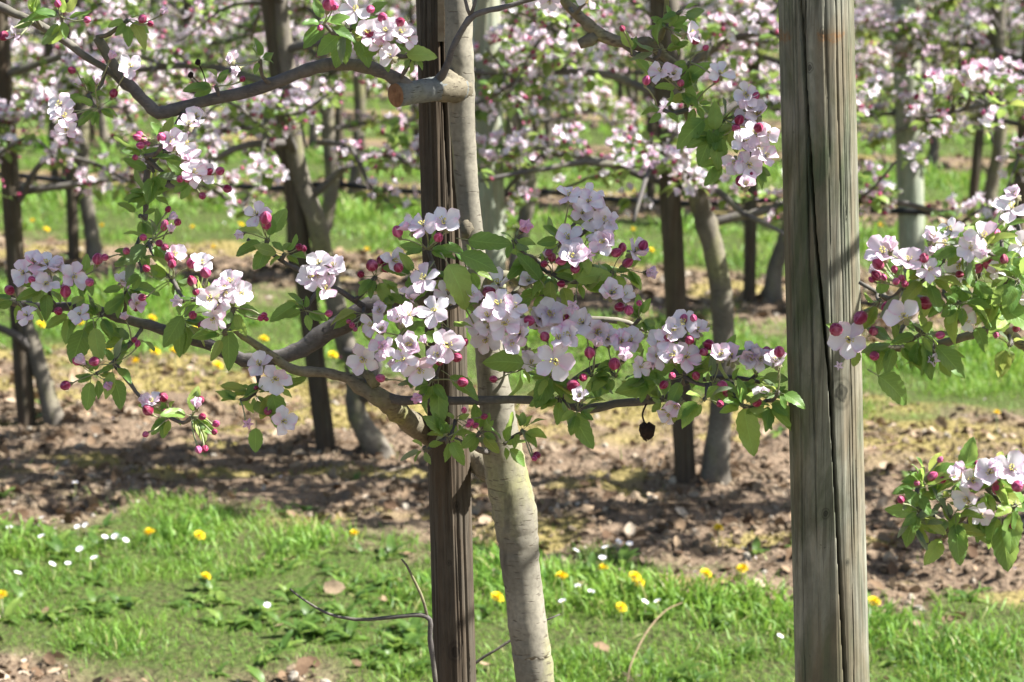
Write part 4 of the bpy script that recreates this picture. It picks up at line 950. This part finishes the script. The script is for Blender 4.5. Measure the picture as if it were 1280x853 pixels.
for t in [(497, 290, 9), (548, 297, 8), (465, 332, 10), (483, 335, 8), (498, 335, 8), (476, 325, 7), (451, 343, 6), (610, 365, 9), (440, 407, 5), (436, 402, 4), (444, 412, 4), (481, 430, 9), (480, 441, 8, True), (530, 426, 7), (549, 452, 7), (571, 447, 8), (580, 428, 7), (491, 452, 7), (476, 473, 7), (578, 478, 8), (524, 497, 9, True), (605, 521, 5), (588, 528, 6), (594, 532, 5), (580, 513, 5), (617, 474, 6), (585, 532, 4),
          (661, 401, 9), (707, 401, 8), (717, 382, 11), (681, 421, 8), (746, 430, 9), (737, 441, 9), (780, 446, 12, True), (768, 455, 10), (716, 482, 10), (729, 472, 7), (716, 492, 7), (816, 457, 9), (836, 425, 9), (830, 481, 7), (845, 411, 9), (775, 384, 8), (786, 388, 8), (804, 307, 8), (770, 316, 8), (778, 310, 7), (784, 329, 8), (704, 299, 9), (683, 319, 7), (690, 322, 7), (702, 326, 8), (719, 336, 8), (655, 285, 12, True), (736, 319, 10, True), (812, 341, 10, True), (799, 379, 5), (671, 569, 6), (668, 573, 5), (702, 355, 6), (840, 470, 6), (680, 330, 6), (686, 316, 6),
          (886, 431, 9), (903, 483, 9), (906, 492, 5), (880, 440, 7), (900, 505, 6), (862, 425, 8), (855, 400, 8), (870, 470, 7), (962, 446, 10, True), (974, 440, 9), (946, 503, 8), (958, 440, 8), (867, 398, 6),
          (12, 363, 8), (82, 365, 9), (80, 358, 7), (112, 353, 7), (73, 389, 7), (122, 324, 9), (131, 322, 6), (158, 314, 6), (179, 297, 6), (199, 304, 6), (206, 309, 6), (214, 287, 7), (205, 284, 6), (183, 336, 6), (212, 322, 8), (215, 330, 7), (240, 329, 9), (257, 341, 9), (224, 377, 10), (241, 394, 7), (255, 408, 10), (165, 378, 6), (178, 372, 6), (170, 386, 5), (156, 397, 7), (301, 293, 8), (374, 309, 6), (380, 311, 5), (333, 281, 8), (332, 273, 10), (82, 482, 8), (134, 480, 8), (103, 452, 9, True), (118, 452, 8), (96, 452, 7), (204, 497, 8), (185, 513, 9), (183, 502, 9), (246, 506, 9), (251, 500, 6), (253, 521, 6), (270, 530, 6), (182, 543, 5), (248, 562, 6), (256, 561, 6), (207, 515, 5), (335, 514, 7), (309, 530, 9, True), (330, 394, 5), (326, 398, 5), (333, 399, 4), (411, 392, 6), (320, 485, 4), (40, 350, 6), (168, 425, 5), (172, 430, 5), (268, 540, 5), (245, 365, 6), (240, 352, 8),
          (204, 15, 7), (178, 24, 7), (188, 30, 5), (109, 25, 6), (72, 5, 6), (139, 71, 7), (121, 101, 7), (142, 117, 7), (172, 172, 6), (180, 176, 6), (176, 182, 6), (184, 180, 5), (175, 168, 5), (202, 172, 8), (169, 197, 5), (216, 180, 7), (236, 199, 7), (234, 223, 7), (275, 214, 7), (284, 236, 7), (253, 245, 6), (225, 224, 6), (214, 272, 7), (206, 280, 6), (222, 278, 6), (296, 87, 8), (303, 99, 5), (210, 262, 5), (262, 215, 6), (5, 45, 8), (90, 88, 6),
          (463, 12, 7), (500, 28, 8), (478, 22, 8), (462, 44, 9), (411, 5, 11), (400, 35, 5), (418, 8, 7), (869, 50, 8), (895, 99, 6), (934, 128, 8), (926, 226, 9), (808, 101, 7), (851, 104, 6), (924, 150, 8), (948, 160, 8), (920, 160, 7), (940, 218, 6), (945, 120, 6), (778, 36, 5), (882, 60, 5)]:
    A.bud(*t)
# withered little apple and old stalks
T = lathe([(.02, -1.05), (.45, -.95), (.85, -.55), (1.0, 0), (.92, .45), (.6, .8), (.2, .82), (.01, .7)], 18)
T = (T[0]*(1+.09*np.random.default_rng(3).normal(size=(len(T[0]), 1))), *T[1:]); me = tmesh('withered_fruit', (T[0]*np.array([.0098, .0098, .0108]), *T[1:]), [M['dry']]); pw = W(809, 538, 2.46);
ob('withered_fruit', me, A.root, Matrix.Translation(Vector(pw)-Vector(base)), 'shrivelled black fruit left from last year')
T = tube([W(808, 505, 2.47), W(803, 518, 2.465), W(806, 530, 2.46)], [.0012]*3, 5, n=8); ob('fruit_stalk', tmesh('fruit_stalk', rel(T, base), [M['dry']]), A.root)
for (a1, b1, a2, b2) in [(247, 78, 258, 103), (238, 94, 256, 114)]:
    T = tube([W(a1, b1, 2.49), W((a1+a2)/2+1, (b1+b2)/2, 2.49), W(a2, b2+2, 2.5)], [.0008]*3, 5, n=6); ob('old_fruit_stalk', tmesh('old_fruit_stalk', rel(T, base), [M['dry']]), A.root)
    T = blob_T(6, 1.0); ob('old_fruit_stalk', tmesh('old_fruit_stalk', (T[0]*.0040, *T[1:]), [M['dry']]), A.root, Matrix.Translation(Vector(W(a1, b1, 2.49))-Vector(base)))
A.finish()

# right-hand neighbour in the front row: its trunk stands outside the frame
xb = 1.02; bB = (xb, rowY(1, xb)+.02, 0)
Bt = HeroTree(bB, 'front row apple tree reaching in from the right with blossom branches beside the thick post')
YB = 2.30
T = tube([(xb, bB[1], -.05), (xb-.02, bB[1], .5), (xb-.05, bB[1], 1.1), (xb-.03, bB[1], 1.6), (xb, bB[1], 2.2)], [.036, .028, .025, .02, .01], 18, .02, .001, .06)
ob('trunk', tmesh('trunk', rel(T, bB), [M['bark']]), Bt.root)
lb_ = Bt.limb
lb_([(1690, 560, YB, 10), (1500, 500, YB, 9), (1380, 460, YB, 8), (1300, 440, YB, 7), (1275, 428, YB, 6.5), (1251, 409, YB, 6), (1217, 418, YB, 5.5), (1173, 431, YB, 5), (1122, 437, YB, 4.5), (1090, 432, YB, 3)], m='mossy_bark')
lb_([(1251, 409, YB, 5), (1240, 380, YB-.02, 4.5), (1215, 352, YB-.02, 4), (1181, 343, YB-.02, 3), (1149, 326, YB-.02, 2.2)])
lb_([(1240, 380, YB-.02, 4), (1262, 340, YB-.02, 3.5), (1275, 300, YB-.02, 3), (1270, 275, YB-.02, 2)])
lb_([(1173, 431, YB, 3), (1140, 405, YB-.02, 3), (1105, 372, YB-.03, 2.6), (1074, 353, YB-.03, 2.2)])
lb_([(1690, 700, YB-.1, 9), (1500, 650, YB-.1, 7), (1380, 625, YB-.1, 6), (1300, 613, YB-.1, 5), (1250, 618, YB-.1, 4.5), (1215, 634, YB-.1, 4.5), (1188, 664, YB-.1, 4), (1178, 672, YB-.1, 3)], m='mossy_bark')
lb_([(1188, 664, YB-.1, 3.5), (1170, 645, YB-.1, 3), (1150, 636, YB-.1, 2.5)], m='mossy_bark')
for (za, dx, dy, dz) in [(1.9, .25, .35, .2), (1.6, .3, -.1, .1), (1.62, -.30, .08, .12), (1.45, -.2, .12, .16)]:
    q = np.array([xb-.02, bB[1], za]); P_ = [q, q+np.array([dx, dy, dz])*.5, q+np.array([dx, dy, dz*.8]), q+np.array([dx, dy, dz*.3])*1.5]
    T = tube(P_, [.009, .007, .005, .003], 8, .02, .002, .15); ob('branch', tmesh('branch', rel(T, bB), [M['branch_bark']]), Bt.root); Bt.segs.append(spline(np.array(P_), 20))
for t in [(1100, 375, 4), (1130, 360, 5), (1120, 428, 6), (1150, 418, 5), (1170, 442, 4), (1180, 368, 6), (1200, 378, 5), (1225, 342, 6), (1240, 372, 6), (1262, 340, 6), (1266, 382, 5), (1215, 402, 3), (1252, 300, 4), (1272, 352, 6), (1160, 345, 4), (1075, 432, 3), (1262, 432, 3, 'young'), (1200, 350, 4), (1185, 320, 3), (1230, 310, 3),
          (1160, 618, 5), (1150, 640, 4), (1180, 625, 5), (1190, 648, 4), (1180, 668, 3), (1215, 632, 4), (1250, 640, 4), (1270, 632, 4), (1140, 650, 5, 'grey'), (1235, 610, 3)]:
    Bt.spur(*t)
for Q in Bt.segs[-5:]:
    for q in Q[6::4]:
        zc = np.dot(q-CP, FW); Bt.spur(PW/2+FPX*q[0]/zc+random.uniform(-30, 30), PH/2-FPX*np.dot(q-CP, UP)/zc-random.uniform(0, 40), 5, Y=q[1])
for (px, py, a, L, Y, nx) in [(1098, 470, -.55, .050, 2.24, .1), (1150, 432, -1.2, .042, 2.24, .2), (1170, 432, -.8, .05, 2.24, .1), (1222, 350, -1.3, .058, 2.24, .2), (1250, 320, -.8, .055, 2.23, .2), (1262, 345, -1.6, .05, 2.23, .2), (1252, 383, -.6, .055, 2.22, .4), (1130, 350, 2.6, .04, 2.24, .1), (1252, 655, -1.4, .056, 2.15, .1), (1195, 655, -1.5, .044, 2.15, .1), (1268, 640, -1.7, .045, 2.15, .1), (1165, 640, 3.0, .035, 2.16, .2), (1205, 590, 1.4, .04, 2.16, .1)]:
    d3 = Vector((math.cos(a), -.2, math.sin(a))).normalized(); p = W(px, py, Y)
    Bt.leaves.append((L*1.3, 'leaf', frame(d3, TOCAM(p)+Vector((nx, 0, .35)), L, Vector(p)-Vector(bB))))
for t in [(1104, 318, 26, .7, -.1, .25), (1135, 328, 22, .5), (1130, 397, 27, .2, 0, .05), (1061, 424, 27, .1, 0, .05), (1202, 329, 26, .2), (1227, 299, 25, .6, .3), (1181, 308, 24, .5), (1200, 399, 24, 0, .9, .4), (1277, 308, 24, .3), (1264, 263, 26, .6, 0, .15), (1165, 300, 20, .7), (1190, 290, 20), (1213, 312, 20), (1160, 338, 18), (1275, 372, 18), (1245, 340, 16), (1270, 246, 18, .8),
          (1216, 603, 24), (1210, 622, 22, -.2, -.4), (1264, 589, 27, .5), (1238, 592, 24, .5), (1192, 597, 17, .6, 0, .9), (1226, 642, 18, -.5), (1285, 600, 22)]:
    Bt.blossom(*t)
for t in [(1163, 316, 9), (1155, 323, 8), (1098, 331, 9), (1095, 338, 8), (1096, 345, 8), (1090, 350, 5), (1105, 347, 5), (1110, 385, 11), (1156, 379, 11), (1076, 397, 11), (1045, 412, 11), (1093, 445, 8), (1049, 457, 7), (1168, 450, 11), (1244, 295, 9), (1231, 316, 9), (1222, 336, 8), (1214, 337, 7), (1237, 331, 10), (1127, 348, 6), (1131, 355, 6), (1120, 352, 6), (1175, 419, 7), (1270, 411, 6), (1092, 414, 8), (1118, 337, 6), (1199, 343, 6), (1245, 419, 5), (1255, 325, 7), (1123, 392, 8, True), (1113, 308, 12, True),
          (1165, 596, 8), (1178, 600, 6), (1146, 604, 5), (1126, 625, 6), (1238, 597, 12), (1247, 610, 10), (1272, 608, 10), (1264, 658, 6), (1203, 586, 10, True), (1222, 579, 5), (1240, 583, 10, True), (1175, 575, 5)]:
    Bt.bud(*t)
Bt.finish()

# ------------------------------------------------------------------ trees of the rows behind
def gen_tree(seed, trunk=None, extra=(), h=2.35, nb=15, zmin=.78, rad=.66, r0=.042, lean=None):
    """tree geometry round its own foot: trunk, branches, spur positions"""
    g = random.Random(seed)
    if trunk is None:
        lx, ly = g.uniform(-.05, .05), g.uniform(-.05, .05)
        trunk = [(0, 0, -.05), (g.uniform(-.03, .03), g.uniform(-.03, .03), .15), (lx+g.uniform(-.05, .05), ly, .5), (lx*1.5+g.uniform(-.04, .04), ly, 1.0), (lx, ly, 1.6), (lx+g.uniform(-.05, .05), ly, h)]
    trunk = np.array(trunk, float); n = len(trunk)
    rr = [r0*np.interp(p[2], [-.05, 0, .12, .9, 1.6, h], [1.5, 1.3, 1.0, .85, .6, .15]) for p in trunk]
    tT = tube(trunk, rr, 12, .05, .003, .10, seed)
    Q = spline(trunk, 60); branches = []; spurs = []
    def grow(P, r_a, r_b, dens):
        branches.append(tube(P, np.linspace(r_a, r_b, len(P)), 7, .045, .004, .15, seed, cap=True))
        X = spline(np.array(P, float), 26); L = np.linalg.norm(np.diff(X, axis=0), axis=1).sum()
        for k in range(max(1, int(L*dens))):
            q = X[g.randint(6, 25)]
            o_ = Vector((g.gauss(0, 1), g.gauss(0, 1), g.gauss(.25, .8))).normalized()*g.uniform(.02, .09)
            spurs.append((q+np.array(o_), o_))
    for k in range(nb):
        z = zmin+(h-.15-zmin)*(k+g.random()*.7)/nb; s = Q[int(np.argmin(np.abs(Q[:, 2]-z)))]
        a = k*2.4+g.uniform(-.4, .4); L = rad*(1.15-.45*(z-zmin)/(h-zmin))*g.uniform(.7, 1.15)
        dx, dy = math.cos(a)*L*1.1, math.sin(a)*L*.85; up = g.uniform(.0, .16)
        P = [s, s+np.array([dx*.35, dy*.35, up*.9]), s+np.array([dx*.7, dy*.7, up*.9+g.uniform(-.05, .03)]), s+np.array([dx, dy, up*.3-g.uniform(0, .15)])]
        grow(P, .015, .005, 15)
        for j in range(3):
            t = g.uniform(.3, .95); b0 = spline(np.array(P), 20)[int(t*19)]; aa = a+g.choice([-1, 1])*g.uniform(.5, 1.4); l2 = g.uniform(.15, .32)
            grow([b0, b0+np.array([math.cos(aa)*l2*.5, math.sin(aa)*l2*.5, g.uniform(-.02, .1)]), b0+np.array([math.cos(aa)*l2, math.sin(aa)*l2, g.uniform(-.12, .14)])], .007, .003, 14)
    for P in extra: grow(P[0], P[1], P[1]*.4, P[2] if len(P) > 2 else 8)
    return tT, branches, spurs
def cluster_parts(g, fl=5, bd=3, lf=6, size=1.0, R=.030):
    """one spur's umbel: lists of flower, bud and leaf transforms round its centre"""
    F_, B2, L_ = [], [], []
    for k in range(fl):
        d = Vector((g.gauss(0, 1), g.gauss(0, 1), g.gauss(.5, .7))).normalized()
        F_.append(zframe(d+Vector((.15, -.2, .3)), .021*size*g.uniform(.85, 1.1), d*R*g.uniform(.7, 1.2), g.random()*6))
    for k in range(bd):
        d = Vector((g.gauss(0, 1), g.gauss(0, 1), g.gauss(.3, .7))).normalized()
        B2.append(zframe(d, .015*size*g.uniform(.6, 1.2), d*R*g.uniform(.8, 1.3), g.random()*6))
    for k in range(lf):
        a = g.random()*6.28; d = Vector((math.cos(a), math.sin(a), g.gauss(-.1, .45))).normalized()
        L_.append(frame(d, Vector((g.gauss(.1, .4), g.gauss(-.2, .4), 1)), .042*size*g.uniform(.7, 1.15), d*.012))
    return F_, B2, L_
def multi_scatter(name, items, mats):         # items: (template, matrices, rnd) with compatible material slots
    Vs, Fs, Us, Is, Rs, o = [], [], [], [], [], 0
    for T, ms in items:
        if not len(ms): continue
        V, F, U, I = tris(T); m = np.array([np.array(q) for q in ms]); k = len(m)
        Vs.append((np.einsum('kij,nj->kni', m[:, :3, :3], V)+m[:, None, :3, 3]).reshape(-1, 3))
        Fs.append((F[None]+(np.arange(k)*len(V))[:, None, None]).reshape(-1, 3)+o); o += k*len(V)
        Us.append(np.tile(U, (k, 1))); Is.append(np.tile(I, k)); Rs.append(np.repeat(RNG.random(k), len(V)))
    return arr_mesh(name, np.vstack(Vs), np.vstack(Fs), mats, np.vstack(Us), np.concatenate(Is), np.concatenate(Rs))
BMATS = [M['petal'], M['stamen'], M['sepal'], M['bud']]
BUD3 = (BUDLO[0], BUDLO[1], BUDLO[2], [3 if i == 0 else 2 for i in BUDLO[3]])
ST3 = remat(tube([(0, 0, 0), (.04, 0, .5), (0, 0, 1)], [.03, .03, .03], 3, n=3, cap=False), 2)
def merged_blossoms(name, cl, far=False):                # cl: list of (centre, F, B)
    fl = [[], [], []]; bd = []; stk = []
    for c, F_, B2 in cl:
        t = Matrix.Translation(c)
        for i, m in enumerate(F_): fl[random.randrange(3)].append(t @ m); stk.append(t @ zframe(m.translation, m.translation.length, (0, 0, 0)))
        for m in B2: bd.append(t @ m); stk.append(t @ zframe(m.translation, m.translation.length, (0, 0, 0)))
    if far: return multi_scatter(name, [(FFAR[0], fl[0]), (FFAR[1], fl[1]), (FFAR[2], fl[2]), (BUD3, bd)], BMATS)
    return multi_scatter(name, [(FLO[0], fl[0]), (FLO[1], fl[1]), (FLO[2], fl[2]), (BUD3, bd), (ST3, stk)], BMATS)
def merged_leaves(name, cl, m='far_leaf'):
    lv = [[], [], []]
    for c, L_ in cl:
        for q in L_: lv[random.randrange(3)].append(Matrix.Translation(c) @ q)
    return multi_scatter(name, list(zip(LEAVES_LO, lv)), [M[m]])
gC = random.Random(99)
CLB = []; CLL = []; CLY = []
for k in range(5):
    F_, B2, L_ = cluster_parts(gC, gC.randint(8, 12), gC.randint(2, 5), 8, 1.15, .048)
    CLB.append(merged_blossoms('blossom_cluster', [(Vector((0, 0, 0)), F_, B2)]))
    CLL.append(merged_leaves('leaf_cluster', [(Vector((0, 0, 0)), L_)])); CLY.append(merged_leaves('leaf_cluster', [(Vector((0, 0, 0)), L_)], 'young_leaf'))

def plant(name_loc, tree, detail, label, group, bloom=.85, zsplit=1.72, bark_m='old_bark', seed=0):
    tT, br, spurs = tree; g = random.Random(seed); x, y = name_loc; z = float(gz(x, y))
    t = thing('apple_tree', (x, y, z), label, 'apple tree', group)
    ob('trunk', tmesh('trunk', tT, [M[bark_m]]), t)
    for T in br:
        if T[0][:, 2].min() < zsplit: ob('branch', tmesh('branch', T, [M['branch_bark']]), t)
    up = [T for T in br if T[0][:, 2].min() >= zsplit]
    if up: ob('upper_branches', tmesh('upper_branches', join(*up), [M['branch_bark']]), t)['kind'] = 'stuff'
    hi = [s for s in spurs if s[0][2] >= zsplit and g.random() < .6]; lo = [s for s in spurs if s[0][2] < zsplit]
    g.shuffle(lo)
    if detail == 'single':
        nl = 0; nf = 0; nbd = 0; cl = []; rest = []; rb = []
        for q, d in lo:
            F_, B2, L_ = cluster_parts(g, g.randint(5, 9) if g.random() < bloom*.85 else 0, g.randint(1, 4), 6, 1.12, .040); T_ = Matrix.Translation(q)
            if nl < 290:
                for m in L_: ob('leaf', random.choice(ME['leaf_lo' if g.random() < .7 else 'young_lo']), t, T_ @ m); nl += 1
            else: rest.append((Vector(q), L_))
            if nf < 290:
                for m in F_: ob('blossom', random.choice(ME['flo']), t, T_ @ m); nf += 1
                for m in B2: ob('flower_bud', ME['budlo'], t, T_ @ m)
            else: rb.append((Vector(q), F_, B2))
        if rest: ob('small_leaves', merged_leaves('small_leaves', rest), t)['kind'] = 'stuff'
        if rb: ob('small_blossoms', merged_blossoms('small_blossoms', rb, True), t)['kind'] = 'stuff'
    else:
        for q, d in lo:
            r = Matrix.Translation(q) @ Matrix.Rotation(g.random()*6.28, 4, 'Z')
            if g.random() < bloom*.72: ob('blossom_cluster', g.choice(CLB), t, r)
            ob('leaf_cluster', g.choice(CLL if g.random() < .55 else CLY), t, r)
    if hi:
        ob('upper_blossoms', merged_blossoms('upper_blossoms', [(Vector(q), *cluster_parts(g, 5, 2, 0)[:2]) for q, d in hi[::3]], True), t)['kind'] = 'stuff'
        ob('upper_leaves', merged_leaves('upper_leaves', [(Vector(q), cluster_parts(g, 0, 0, 6)[2]) for q, d in hi]), t)['kind'] = 'stuff'
    return t

def rel_px(pts, Y, foot):
    P = [W(a, b, Y+(c if True else 0)) for a, b, c in pts]; return [tuple(p-np.array([foot[0], foot[1], 0])) for p in P]
# second row: the three trees one sees whole, their stakes, and the neighbours that reach in
def row2(trunk_px, stake_px, label, slabel, seed, extra_px=(), rT=.040, rS=.034, ztop=2.2, **kw):
    f = G0(*trunk_px[-1]); Y = f[1]; foot = (f[0], f[1])
    tr = rel_px([(a, b, 0) for a, b in trunk_px], Y, foot); top = np.array(tr[0])
    tr = [tuple(top+np.array([.03, 0, .9])), tuple(top+np.array([.0, 0, .4]))] + tr
    tr = tr[::-1]; tr = [(tr[0][0]+.01, 0, -.05)] + tr
    ex = []
    for pts, r, dens in extra_px: ex.append((rel_px(pts, Y, foot), r, dens))
    t = plant(foot, gen_tree(seed, tr, ex, r0=rT, h=max(2.2, tr[-1][2]), **kw), 'single', label, 'apple trees of the second row', seed=seed)
    s = G0(*stake_px[1]); timber('tree_stake', stake_px[0], stake_px[1], s[1], ztop, rS, rS*.9, M['far_stake_wood'], slabel, 'stake', 'stakes of the second row', groove=.003, sd=seed, rough=.006, seg=40, nz=40)
row2([(838, 0), (850, 130), (866, 230), (884, 290), (901, 360), (905, 450), (898, 540), (894, 607)], [(828, 60), (857, 606)],
     'second row apple tree with curved pale trunk between front trunk and thick post', 'dark stake left of the curved pale trunk in the second row', 11,
     [([(866, 215, 0), (800, 210, -.1), (740, 208, -.15), (680, 214, -.2), (600, 230, -.25)], .014, 5), ([(872, 236, 0), (900, 246, -.1), (925, 268, -.2), (948, 280, -.25), (985, 300, -.3)], .013, 8),
      ([(860, 218, 0), (800, 216, .1), (750, 222, .2), (700, 240, .3), (640, 262, .3)], .009, 9)], rT=.038)
row2([(352, 0), (362, 110), (370, 200), (398, 290), (424, 400), (444, 470), (448, 520), (474, 568)], [(338, 0), (408, 566)],
     'second row apple tree with gnarled split trunk left of the front stake', 'brown leaning stake beside the gnarled trunk left of centre', 22,
     [([(372, 180, 0), (320, 182, -.1), (270, 200, -.2), (220, 240, -.2)], .015, 9), ([(398, 180, 0), (440, 190, -.1), (470, 245, -.1), (515, 258, -.1)], .010, 12), ([(470, 570, 0), (455, 590, .0), (440, 600, -.02)], .012, 0), ([(452, 500, 0), (470, 450, -.02), (430, 440, -.05)], .028, 0)], rT=.035)
row2([(0, 60), (10, 180), (18, 300), (28, 390), (42, 438), (56, 480), (68, 530)], [(8, 160), (33, 530)],
     'second row apple tree with bent double trunk at the far left', 'dark stake at the far left edge beside the bent trunk', 33,
     [([(20, 260, 0), (60, 200, -.1), (110, 205, -.2), (160, 230, -.2)], .012, 9), ([(8, 140, 0), (35, 132, -.1), (75, 130, -.2)], .012, 9), ([(42, 438, 0), (15, 420, -.05), (-30, 400, -.1)], .022, 4)], rT=.030)
def side_tree(n, x, seed, label, slabel, detail='single', group=None, bloom=.88, sgroup=None, stake=True, **kw):
    y = rowY(n, x); plant((x, y), gen_tree(seed, **kw), detail, label, group, seed=seed, bloom=bloom)
    if stake:
        r = random.Random(seed); d = r.choice([-.12, .12]); b = np.array([x-abs(d), y-.02, 0]); top = b+np.array([r.uniform(-.05, .05), r.uniform(-.04, .04), 2.1])
        T = post_T([b-[0, 0, .05], (b+top)/2, top], [.033, .032, .029], 24, 16, (), .006, seed, .003); z = float(gz(b[0], b[1])); loc = np.array([b[0], b[1], z])
        tag(ob('tree_stake', tmesh('tree_stake', rel(T, loc), [M['far_stake_wood']]), None, Matrix.Translation(loc)), slabel, 'stake', sgroup)
side_tree(2, 1.98, 44, 'second row apple tree reaching in at the upper right edge', 'stake of the second row tree outside the right edge', group='apple trees of the second row', sgroup='stakes of the second row')
side_tree(2, -3.0, 45, 'second row apple tree standing just outside the left edge', 'stake just outside the left edge in the second row', 'cluster', group='apple trees of the second row', sgroup='stakes of the second row')
# the broad pale posts
f = G0(621, 588)
timber('pale_post', (607, 0), (621, 588), f[1], 2.35, .046, .0435, M['far_post_wood'], 'thick pale green post in the second row right behind the front trunk', 'post', 'thick pale posts', groove=.003, sd=8, seg=60, nz=60)
f = G0(1142, 376)
timber('pale_post', (1131, 0), (1142, 376), f[1], 2.35, .067, .064, M['far_post_wood'], 'thick pale green post in the third row right of the thick front post', 'post', 'thick pale posts', groove=.003, sd=9, seg=60, nz=60)
# third row
X3 = [(-2.33, 51, 'far left'), (-1.05, 52, 'behind the gnarled trunk'), (.03, 53, 'just right of the pale post'), (1.30, 54, 'left of the thick front post'), (2.50, 55, 'near the right edge'), (-3.5, 56, 'outside the left edge')]
for x, sd, wh in X3:
    side_tree(3, x, sd, f'third row apple tree in blossom {wh}', f'dark third row stake {wh}', 'cluster', 'apple trees of the third row', .92, 'stakes of the third row', r0=.042, zmin=.78, rad=.62)
# irrigation pipe and wire of the third row
def cable(name, n, z, r, sag, m, label, x0=-4.2, x1=4.2, dy=0.09, k=60):
    xs = np.linspace(x0, x1, k); P = [(x, rowY(n, x)+dy, z - sag*math.sin((x-x0)*2.85)**2 + .006*math.sin(x*11)) for x in xs]
    tag(ob(name, tmesh(name, tube(P, [r]*k, 8, n=k*2), [m])), label, name.split('_')[-1])
cable('irrigation_pipe', 3, .475, .016, .03, M['pipe'], 'black irrigation pipe hung level along the third row of trees')
cable('trellis_wire', 3, .86, .0022, .01, M['wire'], 'thin trellis wire along the third row of trees')
# fourth and fifth rows: shapes shared, trees copied with their parts
def copy_thing(root, loc, rz, label, sc=1.0):
    c = root.copy(); C.objects.link(c); c.location = loc; c.rotation_euler = (0, 0, rz); c.scale = (sc,)*3; c['label'] = label
    for ch in root_children[root.name]:
        d = ch.copy(); C.objects.link(d); d.parent = c
    return c
root_children = {}
def register(o): root_children[o.name] = [c for c in bpy.data.objects if c.parent == o]; return o
ORD = ['', '', '', 'third', 'fourth', 'fifth', 'sixth', 'seventh', 'eighth', 'ninth', 'tenth', 'eleventh', 'twelfth', 'thirteenth', 'fourteenth', 'fifteenth', 'sixteenth']
NTH = ['leftmost', 'second from left', 'third from left', 'fourth from left', 'fifth from left', 'sixth from left', 'seventh from left', 'eighth from left', 'ninth from left', 'tenth from left', 'eleventh from left', 'twelfth from left'] + [f'{k} places from the left end' for k in ('thirteen', 'fourteen', 'fifteen', 'sixteen', 'seventeen', 'eighteen', 'nineteen', 'twenty', 'twenty-one', 'twenty-two', 'twenty-three', 'twenty-four', 'twenty-five', 'twenty-six', 'twenty-seven', 'twenty-eight', 'twenty-nine', 'thirty', 'thirty-one', 'thirty-two')]
protos = []
def light_tree(seed):                          # a farther tree: blossoms and leaves too small to pick apart
    tT, br, spurs = gen_tree(seed, r0=.045, zmin=.75, rad=.62, nb=12); g = random.Random(seed)
    o = bpy.data.objects.new('apple_tree', None); C.objects.link(o); tag(o, 'x', 'apple tree', 'x')
    ob('trunk', tmesh('trunk', tT, [M['old_bark']]), o); ob('branches', tmesh('branches', join(*br), [M['branch_bark']]), o)['kind'] = 'stuff'
    cl = [(Vector(q), *cluster_parts(g, 10, 2, 0, 1.2, .05)[:2]) for q, d in spurs if g.random() < (.62 if q[2] < 1.8 else .3)]
    ob('blossoms', merged_blossoms('blossoms', cl, True), o)['kind'] = 'stuff'
    ob('foliage', merged_leaves('foliage', [(Vector(q), cluster_parts(g, 0, 0, 8, 1.15)[2]) for q, d in spurs if g.random() < .85]), o)['kind'] = 'stuff'
    return register(o)
lights = [light_tree(300+k) for k in range(4)]
st_T = post_T([(0, 0, -.05), (0, 0, 1), (.02, 0, 2.1)], [.034, .033, .030], 12, 10, (), .006, 5, .003); stake_me = tmesh('tree_stake', st_T, [M['far_stake_wood']])
used = set()
for n in range(4, 15):
    Yc = rowY(n, 0); half = .30*Yc/(1+SL*.0) ; x = -half*1.12 + random.uniform(0, .6); k = 0
    while x < half:
        y = rowY(n, x); lb = f'distant blossoming apple tree in the {ORD[n]} row, {NTH[min(k, len(NTH)-1)]}'
        sdx = random.randrange(4); src = lights[sdx]
        if sdx not in used:
            o = src; o.location = (x, y, float(gz(x, y))); o['label'] = lb; used.add(sdx)
        else: o = copy_thing(src, (x, y, float(gz(x, y))), random.random()*6.28, lb, random.uniform(.9, 1.06))
        o['group'] = f'apple trees of the {ORD[n]} row'
        s = ob('tree_stake', stake_me, None, Matrix.Translation((x-.12, y-.03, float(gz(x-.12, y)))) @ Matrix.Rotation(random.gauss(0, .02), 4, 'Y'))
        tag(s, f'distant dark stake in the {ORD[n]} row, {NTH[min(k, len(NTH)-1)]}', 'stake', f'stakes of the {ORD[n]} row')
        x += random.uniform(1.0, 1.25); k += 1
print('tris', sum(sum(len(p.vertices)-2 for p in m.polygons) if len(m.polygons)<9000 else int(len(m.loops)-2*len(m.polygons)) for m in bpy.data.meshes))
print('objects', len(bpy.data.objects), 'tris', sum(len(m.polygons) for m in bpy.data.meshes))
